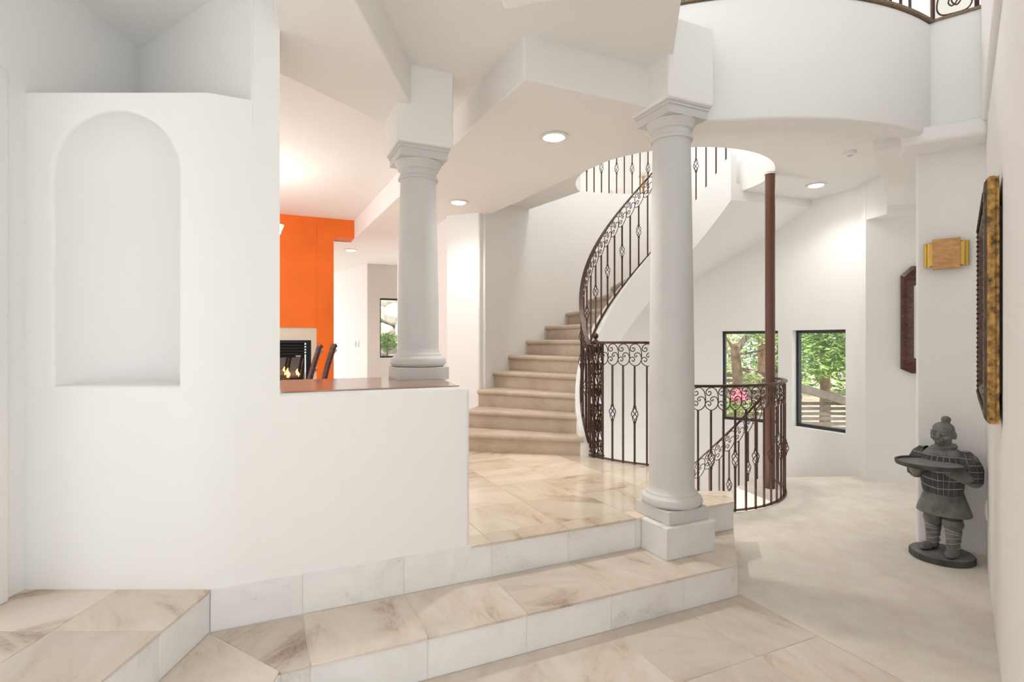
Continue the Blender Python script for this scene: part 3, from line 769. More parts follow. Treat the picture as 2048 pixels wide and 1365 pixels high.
def newel(loc, h, w, label, rz=0.0):
    t = thing('newel_post', loc, label, 'newel post')
    X0, Y0, Z0 = loc
    def L(x, y, z): c, s = math.cos(rz), math.sin(rz); return (X0 + x * c - y * s, Y0 + x * s + y * c, Z0 + z)
    hw_ = w / 2
    for sx in (-1, 1):
        for sy in (-1, 1):
            bm = bmesh.new(); add_tube(bm, [L(sx * hw_, sy * hw_, 0), L(sx * hw_, sy * hw_, h)], 0.0075, 4); from_bm('corner_bar', bm, M['iron'], t)
    for z in (0.012, h - .006):
        bm = bmesh.new()
        add_box(bm, L(0, 0, z), (w + .018, w + .018, .012), rz); from_bm('cap_plate', bm, M['iron'], t)
    for q in range(4):
        a_ = q * math.pi / 2
        def F(u, z):
            x, y = u * w * .84, -hw_
            return L(x * math.cos(a_) - y * math.sin(a_), x * math.sin(a_) + y * math.cos(a_), z)
        bm = bmesh.new()
        for z0 in (0.03, h * .5 - .16, h - .30):
            for sg in (-1, 1):
                add_tube(bm, [tuple(v) for v in catmull([F(sg * u, z0 + z) for u, z in ((.18, .06), (.28, .045), (.34, .08), (.2, .115), (.02, .09), (.05, .03), (.28, .008), (.46, .05), (.44, .13), (.2, .2), (.04, .26))], 3)], 0.0045, 4)
                add_tube(bm, [tuple(v) for v in catmull([F(sg * u, z0 + .30 - z) for u, z in ((.18, .05), (.3, .04), (.34, .07), (.2, .1), (.02, .07), (.06, .02), (.3, .004), (.46, .05), (.4, .12))], 3)], 0.0045, 4)
        for sg in (-1, 1):
            add_tube(bm, [tuple(v) for v in catmull([F(sg * .05, .30), F(sg * .30, h * .5 - .22), F(sg * .05, h * .5 - .14)], 4)], 0.006, 4)
            add_tube(bm, [tuple(v) for v in catmull([F(sg * .05, h * .5 + .14), F(sg * .32, h * .5 + .22), F(sg * .05, h - .28)], 4)], 0.006, 4)
        from_bm('lattice_scrolls', bm, M['iron'], t, True, 60)
    bm = bmesh.new(); add_lathe(bm, [(.035, 0), (.03, .008), (.014, .022), (.012, .030), (.020, .038), (.026, .052), (.026, .060), (.020, .074), (.008, .082), (.001, .084)], L(0, 0, h), 20); from_bm('finial', bm, M['iron'], t, True, 40)
    return t
newel((0.755, 4.905, Z2), 1.03, 0.098, 'square lattice iron newel post with ball finial at the stair foot', R(20))
newel((*pol(CS, 2.20, 122), 3.345), 0.95, 0.10, 'lattice iron newel post of the upstairs railing', R(30))
dn = thing('railing_post', (*pol(CS, .955, 18), 0), 'slim iron post where the descending rail starts', 'post')
bm = bmesh.new(); add_tube(bm, [(*pol(CS, .955, 18), -0.02), (*pol(CS, .955, 18), 1.02)], 0.012, 4); from_bm('shaft', bm, M['iron'], dn)
bm = bmesh.new(); p = pol(CS, .955, 18); add_tube(bm, [tuple(v) for v in catmull([(p[0], p[1], 1.02), (p[0] + .05, p[1] + .02, 1.03), (p[0] + .10, p[1] + .03, 1.0), (p[0] + .08, p[1] + .03, .95), (p[0] + .05, p[1] + .02, .96)], 5)], 0.006, 5); from_bm('scroll', bm, M['iron'], dn, True)

# ================================================================== WINDOWS
for wi, (a0, a1) in enumerate(WIN):
    w = thing('window_%d' % (wi + 1), (*pol(CS, WR + .1, (a0 + a1) / 2), ZW0), 'small dark framed window ' + ('behind the brown pole' if wi == 0 else 'beside the brown pole'), None)
    w['kind'] = 'structure'
    pa, pb = Vector(pol(CS, WR + .13, a1)), Vector(pol(CS, WR + .13, a0))
    d = (pb - pa); L_ = d.length; an = math.atan2(d.y, d.x); mid = (pa + pb) / 2
    fw = 0.035
    for k in (0, 1):
        q = pa.lerp(pb, fw / 2 / L_ if k == 0 else 1 - fw / 2 / L_)
        box('window_frame', (q.x, q.y, (ZW0 + ZW1) / 2), (fw, .05, ZW1 - ZW0), M['dark_trim'], w, an)
        box('window_frame', (mid.x, mid.y, ZW0 + fw / 2 if k == 0 else ZW1 - fw / 2), (L_ - 2 * fw, .05, fw), M['dark_trim'], w, an)
    box('pane', (mid.x, mid.y, (ZW0 + ZW1) / 2), (L_ - 2 * fw, .006, ZW1 - ZW0 - 2 * fw), M['glass'], w, an)
w = thing('window_3', (*fr(.4, .1), 1.1), 'window in the far room looking on pale rocks', None); w['kind'] = 'structure'
ra = math.atan2((FB - FA).y, (FB - FA).x); lw = (Vector(fr(kw1)) - Vector(fr(kw0))).length; mc = fr((kw0 + kw1) / 2, .10)
box('pane', (mc[0], mc[1], 1.635), (lw - .06, .006, 1.01), M['glass'], w, ra)
for z in (1.115, 2.155): box('window_frame', (mc[0], mc[1], z), (lw, .05, .03), M['dark_trim'], w, ra)
for k in (kw0 + .01, kw1 - .01): box('window_frame', (*fr(k, .10), 1.635), (.03, .05, 1.01), M['dark_trim'], w, ra)

# ================================================================== RECESSED LIGHTS
def can(x, y, z, label, watts, r=0.075, soft=0.07):
    t = thing('recessed_light', (x, y, z), label, 'ceiling light', 'recessed ceiling lights')
    bm = bmesh.new(); add_lathe(bm, [(r, 0.0), (r + .022, -.002), (r + .024, -.008), (r, -.012), (r - .012, -.006)], (x, y, z), 32)
    from_bm('trim_ring', bm, M['white'], t, True, 40)
    lathe('lens', [(r - .010, -.0115), (r - .014, -.014)], (x, y, z), M['lens'], t, 32)
    ld = bpy.data.lights.new('lamp', 'SPOT'); ld.energy = watts; ld.spot_size = R(140); ld.spot_blend = 1.0; ld.color = (1, .965, .92); ld.shadow_soft_size = soft
    lo = bpy.data.objects.new('lamp', ld); lo.location = (x, y, z - .03); link(lo, t); lo['kind'] = 'helper'
def at(px, py, z): Y = (z - 1.4) * 1087 / (682.5 - py); return ((px - 1024) / 1087 * Y, Y)
can(*at(1108, 273, ZS), ZS, 'bright recessed light in the hall ceiling between the two columns', 45)
can(*at(917, 404, ZS), ZS, 'bright recessed light above the stair foot pilaster', 24)
can(*at(702, 500, ZS), ZS, 'small recessed light in the far room beyond the orange wall', 45)
can(*at(1632, 370, ZC), ZC, 'bright recessed light beside the brown pole', 24)
can(1.6, 5.3, 6.2, 'unseen recessed light added in the high ceiling above the stair well', 260, soft=.6)  # unseen lamp added to brighten the stair wall
can(1.3, 8.6, 6.2, 'unseen recessed light added in the ceiling of the upstairs room', 120, soft=.5)  # unseen lamp added to brighten the upper storey
wx, wy = pol(CW, 1.03, 246)
wl = thing('wall_light', (wx, wy + .02, -.58), 'unseen fill light added inside the stair well below the floor edge', 'added fill light')  # unseen lamp added to lift the dark well wall
box('backplate', (wx + .01, wy + .02, -.35), (.12, .015, .16), M['iron'], wl, R(-24))
M['frost'] = simple('added_light_glass', (1, 1, 1), .5, emit=(1, .96, .9), es=5)
lathe('glass_shade', [(.03, -.06), (.055, -.03), (.062, .03), (.05, .07), (.02, .08)], (wx + .03, wy + .09, -.38), M['frost'], wl, 20)
ld = bpy.data.lights.new('lamp', 'POINT'); ld.energy = 15; ld.color = (1, .965, .93); ld.shadow_soft_size = .12
lo = bpy.data.objects.new('lamp', ld); lo.location = (wx + .10, wy + .34, -.55); link(lo, wl); lo['kind'] = 'helper'
sm = thing('smoke_detector', (*at(1700, 303, ZC), ZC), 'small white speaker under the balcony', 'speaker')  # round fitting under the balcony, taken for a speaker
x_, y_ = at(1700, 303, ZC)
lathe('body', [(.05, 0), (.052, -.012), (.046, -.028), (.03, -.034)], (x_, y_, ZC), M['white'], sm, 24)
lathe('grille', [(.024, -.034), (.02, -.040)], (x_, y_, ZC), M['grey'], sm, 16)

# ================================================================== FURNISHINGS
exec_parts = True
# ---- large mirror on the right wall
M['gold'] = simple('antique_gold', (0.36, 0.205, 0.06), 0.42, metal=0.4, noise=0.85, scale=38, bump=0.4, bscale=60)
M['dark_frame'] = simple('dark_carved_frame', (0.085, 0.055, 0.038), 0.45, metal=0.3, noise=0.5, scale=30, bump=0.5, bscale=50)
mir = thing('wall_mirror', (*RW(-1.24, 0.03), 1.06), 'large mirror in an ornate gold and dark frame on the right wall', 'mirror')
T0_, T1_, ZA, ZB = -1.80, -0.68, 1.065, 2.065
def frame_mesh(profile, name, mat, sides=(0, 1, 2, 3)):
    """profile: (inset from edge, out from wall) closed loop; mitred rectangle"""
    bm = bmesh.new(); rings = []
    for (cx, cz) in ((0, 0), (1, 0), (1, 1), (0, 1)):
        ring = []
        for ins, out in profile:
            t_ = (T0_ + ins) if cx == 0 else (T1_ - ins); z_ = (ZA + ins) if cz == 0 else (ZB - ins)
            ring.append(bm.verts.new((*RW(t_, out), z_)))
        rings.append(ring)
    n = len(profile)
    for i in range(4):
        A, B_ = rings[i], rings[(i + 1) % 4]
        for k in range(n): bm.faces.new((A[k], A[(k + 1) % n], B_[(k + 1) % n], B_[k]))
    return from_bm(name, bm, mat, mir, False)
frame_mesh([(0.0, .010), (0.004, .018), (0.0, .024), (0.0, .040), (.006, .047), (.012, .044), (.014, .010)], 'outer_frame', M['gold'])
frame_mesh([(.008, .014), (.008, .048), (.020, .056), (.04, .058), (.055, .050), (.085, .050), (.10, .036), (.13, .030), (.15, .020), (.15, .014)], 'inner_frame', M['dark_frame'])
bm = bmesh.new(); bm.faces.new([bm.verts.new((*RW(t_, .018), z_)) for t_, z_ in ((T0_ + .14, ZA + .14), (T1_ - .14, ZA + .14), (T1_ - .14, ZB - .14), (T0_ + .14, ZB - .14))]); from_bm('mirror_glass', bm, M['mirror'], mir)
bm = bmesh.new()
for (t0b, t1b, z0b, z1b) in ((T0_ + .01, T1_ - .01, ZA + .12, ZB - .12),):
    add_prism(bm, [RW(t0b, .002), RW(t1b, .002), RW(t1b, .014), RW(t0b, .014)], z0b, z1b)
from_bm('backing', bm, simple('black_backing', (.02, .02, .02), .8), mir)
# beads along the inner frame
bm = bmesh.new()
for k in range(34):
    z_ = ZA + .06 + (ZB - ZA - .12) * k / 33
    for t_ in (T0_ + .055, T1_ - .055): add_ell(bm, (*RW(t_, .056), z_), (.006, .006, .006), seg=6)
for k in range(36):
    t_ = T0_ + .06 + (T1_ - T0_ - .12) * k / 35
    for z_ in (ZA + .055, ZB - .055): add_ell(bm, (*RW(t_, .056), z_), (.006, .006, .006), seg=6)
o = from_bm('bead_row', bm, M['dark_frame'], mir, True, 80); o['kind'] = 'stuff'
# ---- oak door chime on the stub
M['oak'] = None
def wood(name, c1, c2, rough=0.35, scale=6):
    m, N, L, B = nt(name)
    tc = N.new('ShaderNodeTexCoord'); mp = N.new('ShaderNodeMapping'); mp.inputs['Scale'].default_value = (1, 1, 3.2)
    L.new(tc.outputs['Object'], mp.inputs['Vector'])
    n = N.new('ShaderNodeTexNoise'); n.inputs['Scale'].default_value = scale; n.inputs['Detail'].default_value = 5; n.inputs['Distortion'].default_value = 2.5
    L.new(mp.outputs[0], n.inputs['Vector'])
    r = N.new('ShaderNodeValToRGB'); r.color_ramp.elements[0].position = .35; r.color_ramp.elements[1].position = .65
    r.color_ramp.elements[0].color = (*c1, 1); r.color_ramp.elements[1].color = (*c2, 1)
    L.new(n.outputs['Fac'], r.inputs['Fac']); L.new(r.outputs[0], B.inputs['Base Color']); B.inputs['Roughness'].default_value = rough
    return m
M['oak'] = wood('honey_oak', (.52, .26, .085), (.66, .37, .15), .35, 9)
M['brass'] = simple('brushed_brass', (.62, .42, .10), .32, metal=.85)
SA = Vector((2.817, 3.79)); SD = (Vector((3.115, 3.545)) - SA).normalized(); SN = Vector((-SD.y, SD.x)) * -1
if SN.y > 0: SN = -SN
def SB(d, o): p = SA + SD * d + SN * o; return p
sc_ = SB(0.165, 0.0); sz = 1.985
sco = thing('door_chime', (sc_.x, sc_.y, sz - .1), 'oak door chime cover with brass tubes on the wall above the statue', 'door chime')
ang = math.atan2(SD.y, SD.x)
p = SB(0.165, 0.055); box('wood_panel', (p.x, p.y, sz), (.150, .022, .205), M['oak'], sco, ang, bevel=.006)
p = SB(0.165, 0.024); box('housing', (p.x, p.y, sz), (.185, .045, .150), M['brass'], sco, ang)
for sd in (-1, 1):
    for k, off in enumerate((.088, .108)):
        p = SB(0.165 + sd * off, 0.030 - .008 * k)
        bm = bmesh.new(); add_tube(bm, [(p.x, p.y, sz - .082), (p.x, p.y, sz + .082)], .016 - .003 * k, 14); from_bm('brass_tube', bm, M['brass'], sco, True, 50)
# ---- dark wood mirror on the back wall
M['mahog'] = wood('mahogany', (.035, .012, .008), (.12, .035, .02), .25, 8)
A_ = Vector((3.56, 5.47)); Bv = (Vector((4.6, 4.98)) - A_).normalized(); Bn = Vector((Bv.y, -Bv.x))
if Bn.y > 0: Bn = -Bn
def BW(d, o): p = A_ + Bv * d + Bn * o; return (p.x, p.y)
fm = thing('framed_mirror', (*BW(.6, 0.02), 1.1), 'dark wooden framed mirror half hidden behind the wall end', 'mirror')
def octo(ins, out):
    d0, d1, z0, z1, ch = .285 + ins, 0.98 - ins, 1.085 + ins, 2.125 - ins, .085
    pts = [(d0, z0 + ch * .5), (d0 + ch, z0), (d1 - ch, z0), (d1, z0 + ch), (d1, z1 - ch), (d1 - ch, z1), (d0 + ch, z1), (d0, z1 - ch)]
    return [(*BW(d, out), z) for d, z in pts]
bm = bmesh.new(); prof = [(0, .006), (0, .05), (.02, .075), (.05, .065), (.085, .045), (.11, .02), (.11, .006)]
rg = [[bm.verts.new(p) for p in octo(i_, o_)] for i_, o_ in prof]
for k in range(len(rg)):
    A, B_ = rg[k], rg[(k + 1) % len(rg)]
    for i in range(8): bm.faces.new((A[i], A[(i + 1) % 8], B_[(i + 1) % 8], B_[i]))
from_bm('frame', bm, M['mahog'], fm)
bm = bmesh.new(); bm.faces.new([bm.verts.new(p) for p in octo(.10, .012)]); from_bm('mirror_glass', bm, M['mirror'], fm)
# ---- switches, outlets, vent
def plate(name, c, rz, label, w=.075, h=.118, group=None):
    t = thing(name, c, label, 'wall plate', group)
    box('cover', c, (w, .007, h), M['white'], t, rz, bevel=.002)
    q = Vector(c) + Vector((math.sin(rz), -math.cos(rz), 0)) * .005
    box('rocker', tuple(q), (w * .42, .006, h * .55), M['white'], t, rz)
p = RW(-0.30, 0.004); plate('outlet', (p[0], p[1], .365), math.atan2(D.y, D.x) + math.pi, 'small white outlet plate low on the wall behind the statue')
plate('light_switch', (*pol(CS, WR - .004, 157.2), 1.57), R(157 - 90), 'white light switch on the pilaster edge by the stairs', .06, .11)
da = math.atan2(11.7 - 9.62, -4.2 + 2.55)
for k, (dd, ww) in enumerate(((.42, .075), (.58, .06))):
    u = dd / 2.65; c = (-2.55 - 1.65 * u - .008 * .78, 9.62 + 2.08 * u - .008 * .62, 1.345)
    plate('light_switch', c, da + math.pi, ('wide' if k else 'narrow') + ' white switch plate on the far room wall', .11 if k else .07, .115)
vt = thing('floor_vent', (*pol(CS, WR, 134), .30), 'small white vent low on the wall behind the iron guard', 'vent')
p = pol(CS, WR - .006, 108); box('cover', (p[0], p[1], -.02), (.20, .01, .11), M['grey'], vt, R(18))
for k in range(4): box('slat', (p[0] + .002, p[1] - .008, -.055 + k * .024), (.18, .008, .006), M['white'], vt, R(18))
# ---- fireplace
fp = thing('fireplace', (*ST(.15, LT), 0.36), 'black gas fireplace with a pale surround set in the orange wall', 'fireplace')
M['sur'] = simple('pale_surround', (.70, .64, .54), .5)
M['black'] = simple('black_metal', (.012, .012, .014), .35, metal=.4)
def fbox(name, s0, s1, t0, t1, z0, z1, mat, parent=fp, bevel=0):
    return prism(name, [ST(s0, t0), ST(s1, t0), ST(s1, t1), ST(s0, t1)], z0, z1, mat, parent, bevel)
fbox('surround', .592, .664, LT + .02, LT + .3, .3, 1.572, M['sur']); fbox('surround', -.9, .594, LT + .02, LT + .3, 1.41, 1.572, M['sur'])
fbox('surround', -.9, -.28, LT + .02, LT + .3, .3, 1.42, M['sur']); fbox('hearth', -.3, .6, LT - .02, LT + .3, .3, .80, M['sur'])
fbox('metal_frame', .535, .594, LT + .015, LT + .08, .80, 1.41, M['black']); fbox('metal_frame', -.285, -.22, LT + .015, LT + .08, .80, 1.41, M['black'])
fbox('metal_frame', -.22, .536, LT + .015, LT + .08, 1.375, 1.41, M['black']); fbox('metal_frame', -.22, .536, LT + .015, LT + .08, .80, .84, M['black'])
for k in range(4): fbox('louver', -.22, .536, LT + .025 + .004 * k, LT + .07, 1.335 - .036 * k, 1.352 - .036 * k, M['black'])
fbox('firebox', -.22, .536, LT + .28, LT + .30, .80, 1.40, M['black'])
fbox('firebox_floor', -.22, .536, LT + .06, LT + .29, .83, .86, M['black'])
M['chrome'] = simple('chrome', (.7, .7, .68), .2, metal=1)
for s_ in (.10, .44): fbox('clip', s_ - .03, s_ + .03, LT + .012, LT + .02, 1.20, 1.215, M['chrome'])
fbox('glass_pane', -.22, .536, LT + .045, LT + .05, .84, 1.19, glass('fire_glass', (.9, .9, .9), .10))
M['log'] = simple('charred_log', (.10, .06, .04), .9, noise=.5, scale=20)
M['fire'] = simple('flame', (1, .5, .1), .5, emit=(1, .36, .06), es=9)
for (sa, ta, sb, tb, z_) in ((-.1, .14, .35, .18, .90), (.0, .22, .45, .16, .93), (.1, .12, .40, .24, .97)):
    bm = bmesh.new(); add_tube(bm, [(*ST(sa, LT + ta), z_), (*ST((sa + sb) / 2, LT + (ta + tb) / 2), z_ + .015), (*ST(sb, LT + tb), z_)], [.035, .042, .03], 8); from_bm('log', bm, M['log'], fp, True, 60)
rnd = random.Random(3)
for k in range(9):
    s_ = .02 + .5 * rnd.random(); h_ = .05 + .12 * rnd.random(); t_ = LT + .12 + .08 * rnd.random()
    bm = bmesh.new(); x_, y_ = ST(s_, t_)
    add_tube(bm, [(x_, y_, .93), (x_ + .01, y_, .93 + h_ * .35), (x_ - .008, y_, .93 + h_ * .7), (x_ + .004, y_, .93 + h_)], [.012, .02, .012, .001], 6); from_bm('flame', bm, M['fire'], fp, True, 80)
# ---- dining chairs
def dining_chair(x, y, rz, label):
    t = thing('dining_chair', (x, y, Z2), label, 'chair', 'dark glossy dining chairs')
    def L(a_, b_, z): c, s = math.cos(rz), math.sin(rz); return (x + a_ * c - b_ * s, y + a_ * s + b_ * c, Z2 + z)
    # local: back at +x, seat towards -x
    for sy in (-1, 1):
        bm = bmesh.new(); add_tube(bm, [tuple(v) for v in catmull([L(.20, sy * .19, 0), L(.19, sy * .19, .25), L(.20, sy * .19, .46), L(.235, sy * .195, .70), L(.295, sy * .20, .92), L(.315, sy * .20, .985), L(.335, sy * .20, 1.0)], 4)], .019, 10); from_bm('back_post', bm, M['mahog'], t, True, 60)
        bm = bmesh.new(); add_tube(bm, [L(-.22, sy * .2, 0), L(-.22, sy * .2, .43)], [.016, .022], 10); from_bm('leg', bm, M['mahog'], t, True, 60)
        bm = bmesh.new(); add_tube(bm, [L(-.21, sy * .2, .18), L(.19, sy * .19, .18)], .012, 8); from_bm('stretcher', bm, M['mahog'], t, True, 60)
    bm = bmesh.new(); add_box(bm, L(-.01, 0, .45), (.46, .44, .05), rz); bev(from_bm('seat', bm, simple('seat_leather', (.10, .05, .03), .4), t), .015)
    for z_, xx in ((.93, .298), (.76, .252), (.60, .222)):
        bm = bmesh.new(); add_tube(bm, [tuple(v) for v in catmull([L(xx, -.2, z_), L(xx + .03, 0, z_ + .015), L(xx, .2, z_)], 5)], .020 if z_ > .9 else .013, 8); from_bm('slat', bm, M['mahog'], t, True, 60)
dining_chair(-2.07, 4.90, R(21), 'dark glossy dining chair nearer the fireplace, left of the pair')
dining_chair(-2.12, 5.45, R(21), 'dark glossy dining chair at the edge of the orange wall')
# ---- chandelier behind the pier
ch = thing('chandelier', (-2.34, 5.0, 3.0), 'iron chandelier with a white glass shade in front of the orange wall', 'chandelier')
M['shade'] = simple('frosted_shade', (1, 1, 1), .4, emit=(1, .96, .88), es=3.0)
bm = bmesh.new(); add_tube(bm, [(-2.34, 5.0, 3.0), (-2.34, 5.0, 2.2)], .008, 8); from_bm('stem', bm, M['iron'], ch, True)
lathe('canopy', [(.06, -.001), (.05, -.02), (.01, -.04)], (-2.34, 5.0, 3.0), M['iron'], ch, 20)
for k in range(5):
    a_ = k * 2 * math.pi / 5 - .1; c_, s_ = math.cos(a_), math.sin(a_)
    def Q(r_, z_): return (-2.34 + r_ * c_, 5.0 + r_ * s_, z_)
    bm = bmesh.new(); add_tube(bm, [tuple(v) for v in catmull([Q(.01, 2.28), Q(.08, 2.18), Q(.16, 2.14), Q(.19, 2.20), Q(.18, 2.28), Q(.165, 2.31)], 4)], .007, 6)
    add_tube(bm, [tuple(v) for v in catmull([Q(.13, 2.20), Q(.17, 2.23), Q(.195, 2.17), Q(.15, 2.12), Q(.12, 2.16), Q(.15, 2.20)], 4)], .005, 6); from_bm('arm', bm, M['iron'], ch, True, 60)
    lathe('glass_shade', [(.02, 0), (.028, .02), (.05, .05), (.058, .08), (.075, .12), (.078, .13), (.07, .12), (.05, .07), (.015, .02)], Q(.165, 2.335), M['shade'], ch, 20)
    if k == 3:
        ld = bpy.data.lights.new('lamp', 'POINT'); ld.energy = 14; ld.color = (1, .95, .9); ld.shadow_soft_size = .25
        lo = bpy.data.objects.new('lamp', ld); lo.location = Q(.165, 2.05); link(lo, ch); lo['kind'] = 'helper'
# ---- wooden door in the hall wall
dw = Vector((-1.04, 2.25)).normalized(); dn_ = Vector((-dw.y, dw.x))
if dn_.x > 0: dn_ = -dn_
def HW(d, o): p = Vector((-0.70, 6.0)) + dw * d + dn_ * o; return (p.x, p.y)
dr = thing('door_1', (*HW(1.2, 0.02), Z2), 'honey coloured wooden door beyond the pilaster', None); dr['kind'] = 'structure'
M['door_wood'] = wood('door_wood', (.50, .27, .13), (.62, .36, .19), .4, 4)
prism('door_leaf', [HW(.70, .035), HW(.70, .002), HW(1.5, .002), HW(1.5, .035)], Z2, 2.38, M['door_wood'], dr)
for z_ in (.62, 1.15, 2.12): prism('hinge', [HW(.69, .045), HW(.69, .03), HW(.715, .03), HW(.715, .045)], z_, z_ + .1, M['dark_trim'], dr)
# ---- statue: stone warrior holding a tray
def stone(name, c1, c2, bricks=False):
    m, N, L, B = nt(name)
    tc = N.new('ShaderNodeTexCoord')
    n = N.new('ShaderNodeTexNoise'); n.inputs['Scale'].default_value = 14; n.inputs['Detail'].default_value = 8
    L.new(tc.outputs['Object'], n.inputs['Vector'])
    r = N.new('ShaderNodeValToRGB'); r.color_ramp.elements[0].position = .3; r.color_ramp.elements[1].position = .75
    r.color_ramp.elements[0].color = (*c1, 1); r.color_ramp.elements[1].color = (*c2, 1)
    L.new(n.outputs['Fac'], r.inputs['Fac']); L.new(r.outputs[0], B.inputs['Base Color']); B.inputs['Roughness'].default_value = .7
    b = N.new('ShaderNodeBump'); b.inputs['Strength'].default_value = .25; b.inputs['Distance'].default_value = .004
    L.new(n.outputs['Fac'], b.inputs['Height']); L.new(b.outputs['Normal'], B.inputs['Normal'])
    return m
M['stone'] = stone('dark_stone', (.10, .10, .096), (.25, .248, .235))
M['stone_dark'] = stone('blackened_stone', (.035, .036, .037), (.10, .10, .10))
M['stone_top'] = stone('worn_grey_stone', (.15, .15, .145), (.24, .24, .23))
M['stone_line'] = stone('worn_pale_edges', (.30, .295, .28), (.46, .45, .43))
def statue():
    X0, Y0 = 2.80, 3.525; phi = R(-58)
    t = thing('statue', (X0, Y0, 0), 'dark stone warrior statue holding out a round tray on the carpet', 'statue')
    T = Matrix.Translation((X0, Y0, 0)) @ Matrix.Rotation(phi, 4, 'Z')
    def fin(name, bm, mat=M['stone'], voxel=None, smooth=True, ang=60):
        bmesh.ops.transform(bm, matrix=T, verts=bm.verts[:])
        o = from_bm(name, bm, mat, t, smooth, ang)
        if voxel:
            md = o.modifiers.new('remesh', 'REMESH'); md.mode = 'VOXEL'; md.voxel_size = voxel; md.use_smooth_shade = True
            ms = o.modifiers.new('smooth', 'SMOOTH'); ms.factor = .5; ms.iterations = 1
        return o
    # local axes: -y is forward, x to the figure's left
    bm = bmesh.new(); add_lathe(bm, [(.168, 0), (.173, .004), (.173, .032), (.167, .038)], (0, -.03, .001), 48, 1.0, 1.0); fin('base', bm, M['stone_dark'], ang=40)
    bm = bmesh.new(); add_lathe(bm, [(.166, .036), (.165, .0405), (.001, .041)], (0, -.03, .001), 48); fin('base_top', bm, M['stone_top'], ang=40)
    bm = bmesh.new()
    # boots and legs
    for sx in (-1, 1):
        fx, fy = sx * .062, -.035 if sx > 0 else .0
        add_ell(bm, (fx + sx * .012, fy - .055, .062), (.034, .062, .026)); add_ell(bm, (fx + sx * .016, fy - .105, .066), (.026, .026, .022))
        add_ell(bm, (fx, fy, .066), (.036, .046, .030))
        add_tube(bm, [(fx, fy, .06), (fx, fy + .003, .12), (fx * .98, fy + .008, .18), (fx * .95, fy + .008, .23), (fx * .9, .0, .30)], [.034, .036, .044, .046, .05], 16)
        add_tube(bm, [(fx * .96, fy + .008, .208), (fx * .94, fy + .008, .232), (fx * .92, fy + .004, .268)], [.048, .058, .052], 16)
    # skirt
    add_lathe(bm, [(.060, .30), (.146, .285), (.149, .294), (.138, .33), (.125, .365), (.112, .405), (.106, .43), (.10, .45)], (0, 0, 0), 36, 1.0, .80)
    # torso
    add_lathe(bm, [(.10, .40), (.106, .45), (.112, .52), (.120, .58), (.128, .63), (.118, .672), (.085, .700), (.05, .712)], (0, 0, 0), 32, 1.0, .72)
    # scarf and neck
    add_tube(bm, [(0, 0, .69), (0, -.006, .755)], [.050, .044], 16)
    pts = [(.058 * math.cos(a_), .050 * math.sin(a_) - .004, .712 + .012 * math.sin(a_ + 1.2)) for a_ in [k * math.pi / 8 for k in range(16)]]
    add_tube(bm, pts, .017, 8, closed=True)
    # head
    hc = Vector((0, -.012, .800))
    add_ell(bm, hc, (.056, .064, .066)); add_ell(bm, hc + Vector((0, -.020, -.030)), (.044, .046, .042)); add_ell(bm, hc + Vector((0, -.044, -.058)), (.024, .020, .016))
    add_ell(bm, hc + Vector((0, .018, .012)), (.058, .054, .060))
    add_tube(bm, [hc + Vector((0, -.060, .016)), hc + Vector((0, -.086, -.016))], [.008, .013], 8); add_ell(bm, hc + Vector((0, -.080, -.019)), (.018, .013, .010))
    for sx in (-1, 1):
        add_ell(bm, hc + Vector((sx * .025, -.059, .003)), (.016, .010, .008)); add_ell(bm, hc + Vector((sx * .026, -.060, .023)), (.022, .012, .007))
        add_ell(bm, hc + Vector((sx * .033, -.042, -.022)), (.019, .022, .016))
        add_ell(bm, hc + Vector((sx * .060, .008, -.006)), (.011, .018, .026)); add_ell(bm, hc + Vector((sx * .014, -.072, -.035)), (.017, .010, .006))
    add_ell(bm, hc + Vector((0, -.071, -.045)), (.016, .010, .0055)); add_ell(bm, hc + Vector((0, -.068, -.054)), (.013, .009, .006))
    # hair, knot
    add_ell(bm, hc + Vector((0, .008, .034)), (.058, .062, .042)); add_ell(bm, hc + Vector((0, .066, .018)), (.026, .020, .030))
    add_tube(bm, [hc + Vector((.012, .012, .06)), hc + Vector((.012, .012, .085))], [.026, .018], 12); add_ell(bm, hc + Vector((.012, .012, .092)), (.027, .027, .023))
    # arms: shoulder, elbow, wrist
    for sx in (-1, 1):
        sh, el, wr = Vector((sx * .135, .005, .640)), Vector((sx * .158, .012, .525)), Vector((sx * .090, -.150, .585))
        add_limb(bm, sh, el, .050, .042); add_limb(bm, el, wr, .045, .034)
        for k in range(5):                              # folds of the sleeve
            p = el.lerp(wr, .12 + .17 * k); add_ell(bm, p, (.047 - .003 * k, .020, .045 - .003 * k), Matrix.Rotation(R(sx * -22), 3, 'Z'), 12)
        add_ell(bm, wr + Vector((-sx * .008, -.03, .012)), (.030, .042, .018))     # palm
        for k in range(4):                              # fingers reaching under the tray
            b0 = wr + Vector((-sx * (.026 - .015 * k), -.058, .016)); add_limb(bm, b0, b0 + Vector((-sx * .006, -.030, .006)), .0078, .007, 8); add_limb(bm, b0 + Vector((-sx * .006, -.030, .006)), b0 + Vector((-sx * .008, -.050 - .006 * (k in (1, 2)), .016)), .007, .006, 8)
        th0 = wr + Vector((sx * .016, -.022, .018)); add_limb(bm, th0, th0 + Vector((sx * .012, -.024, .020)), .009, .008, 8)
    fin('figure', bm, voxel=.0042)
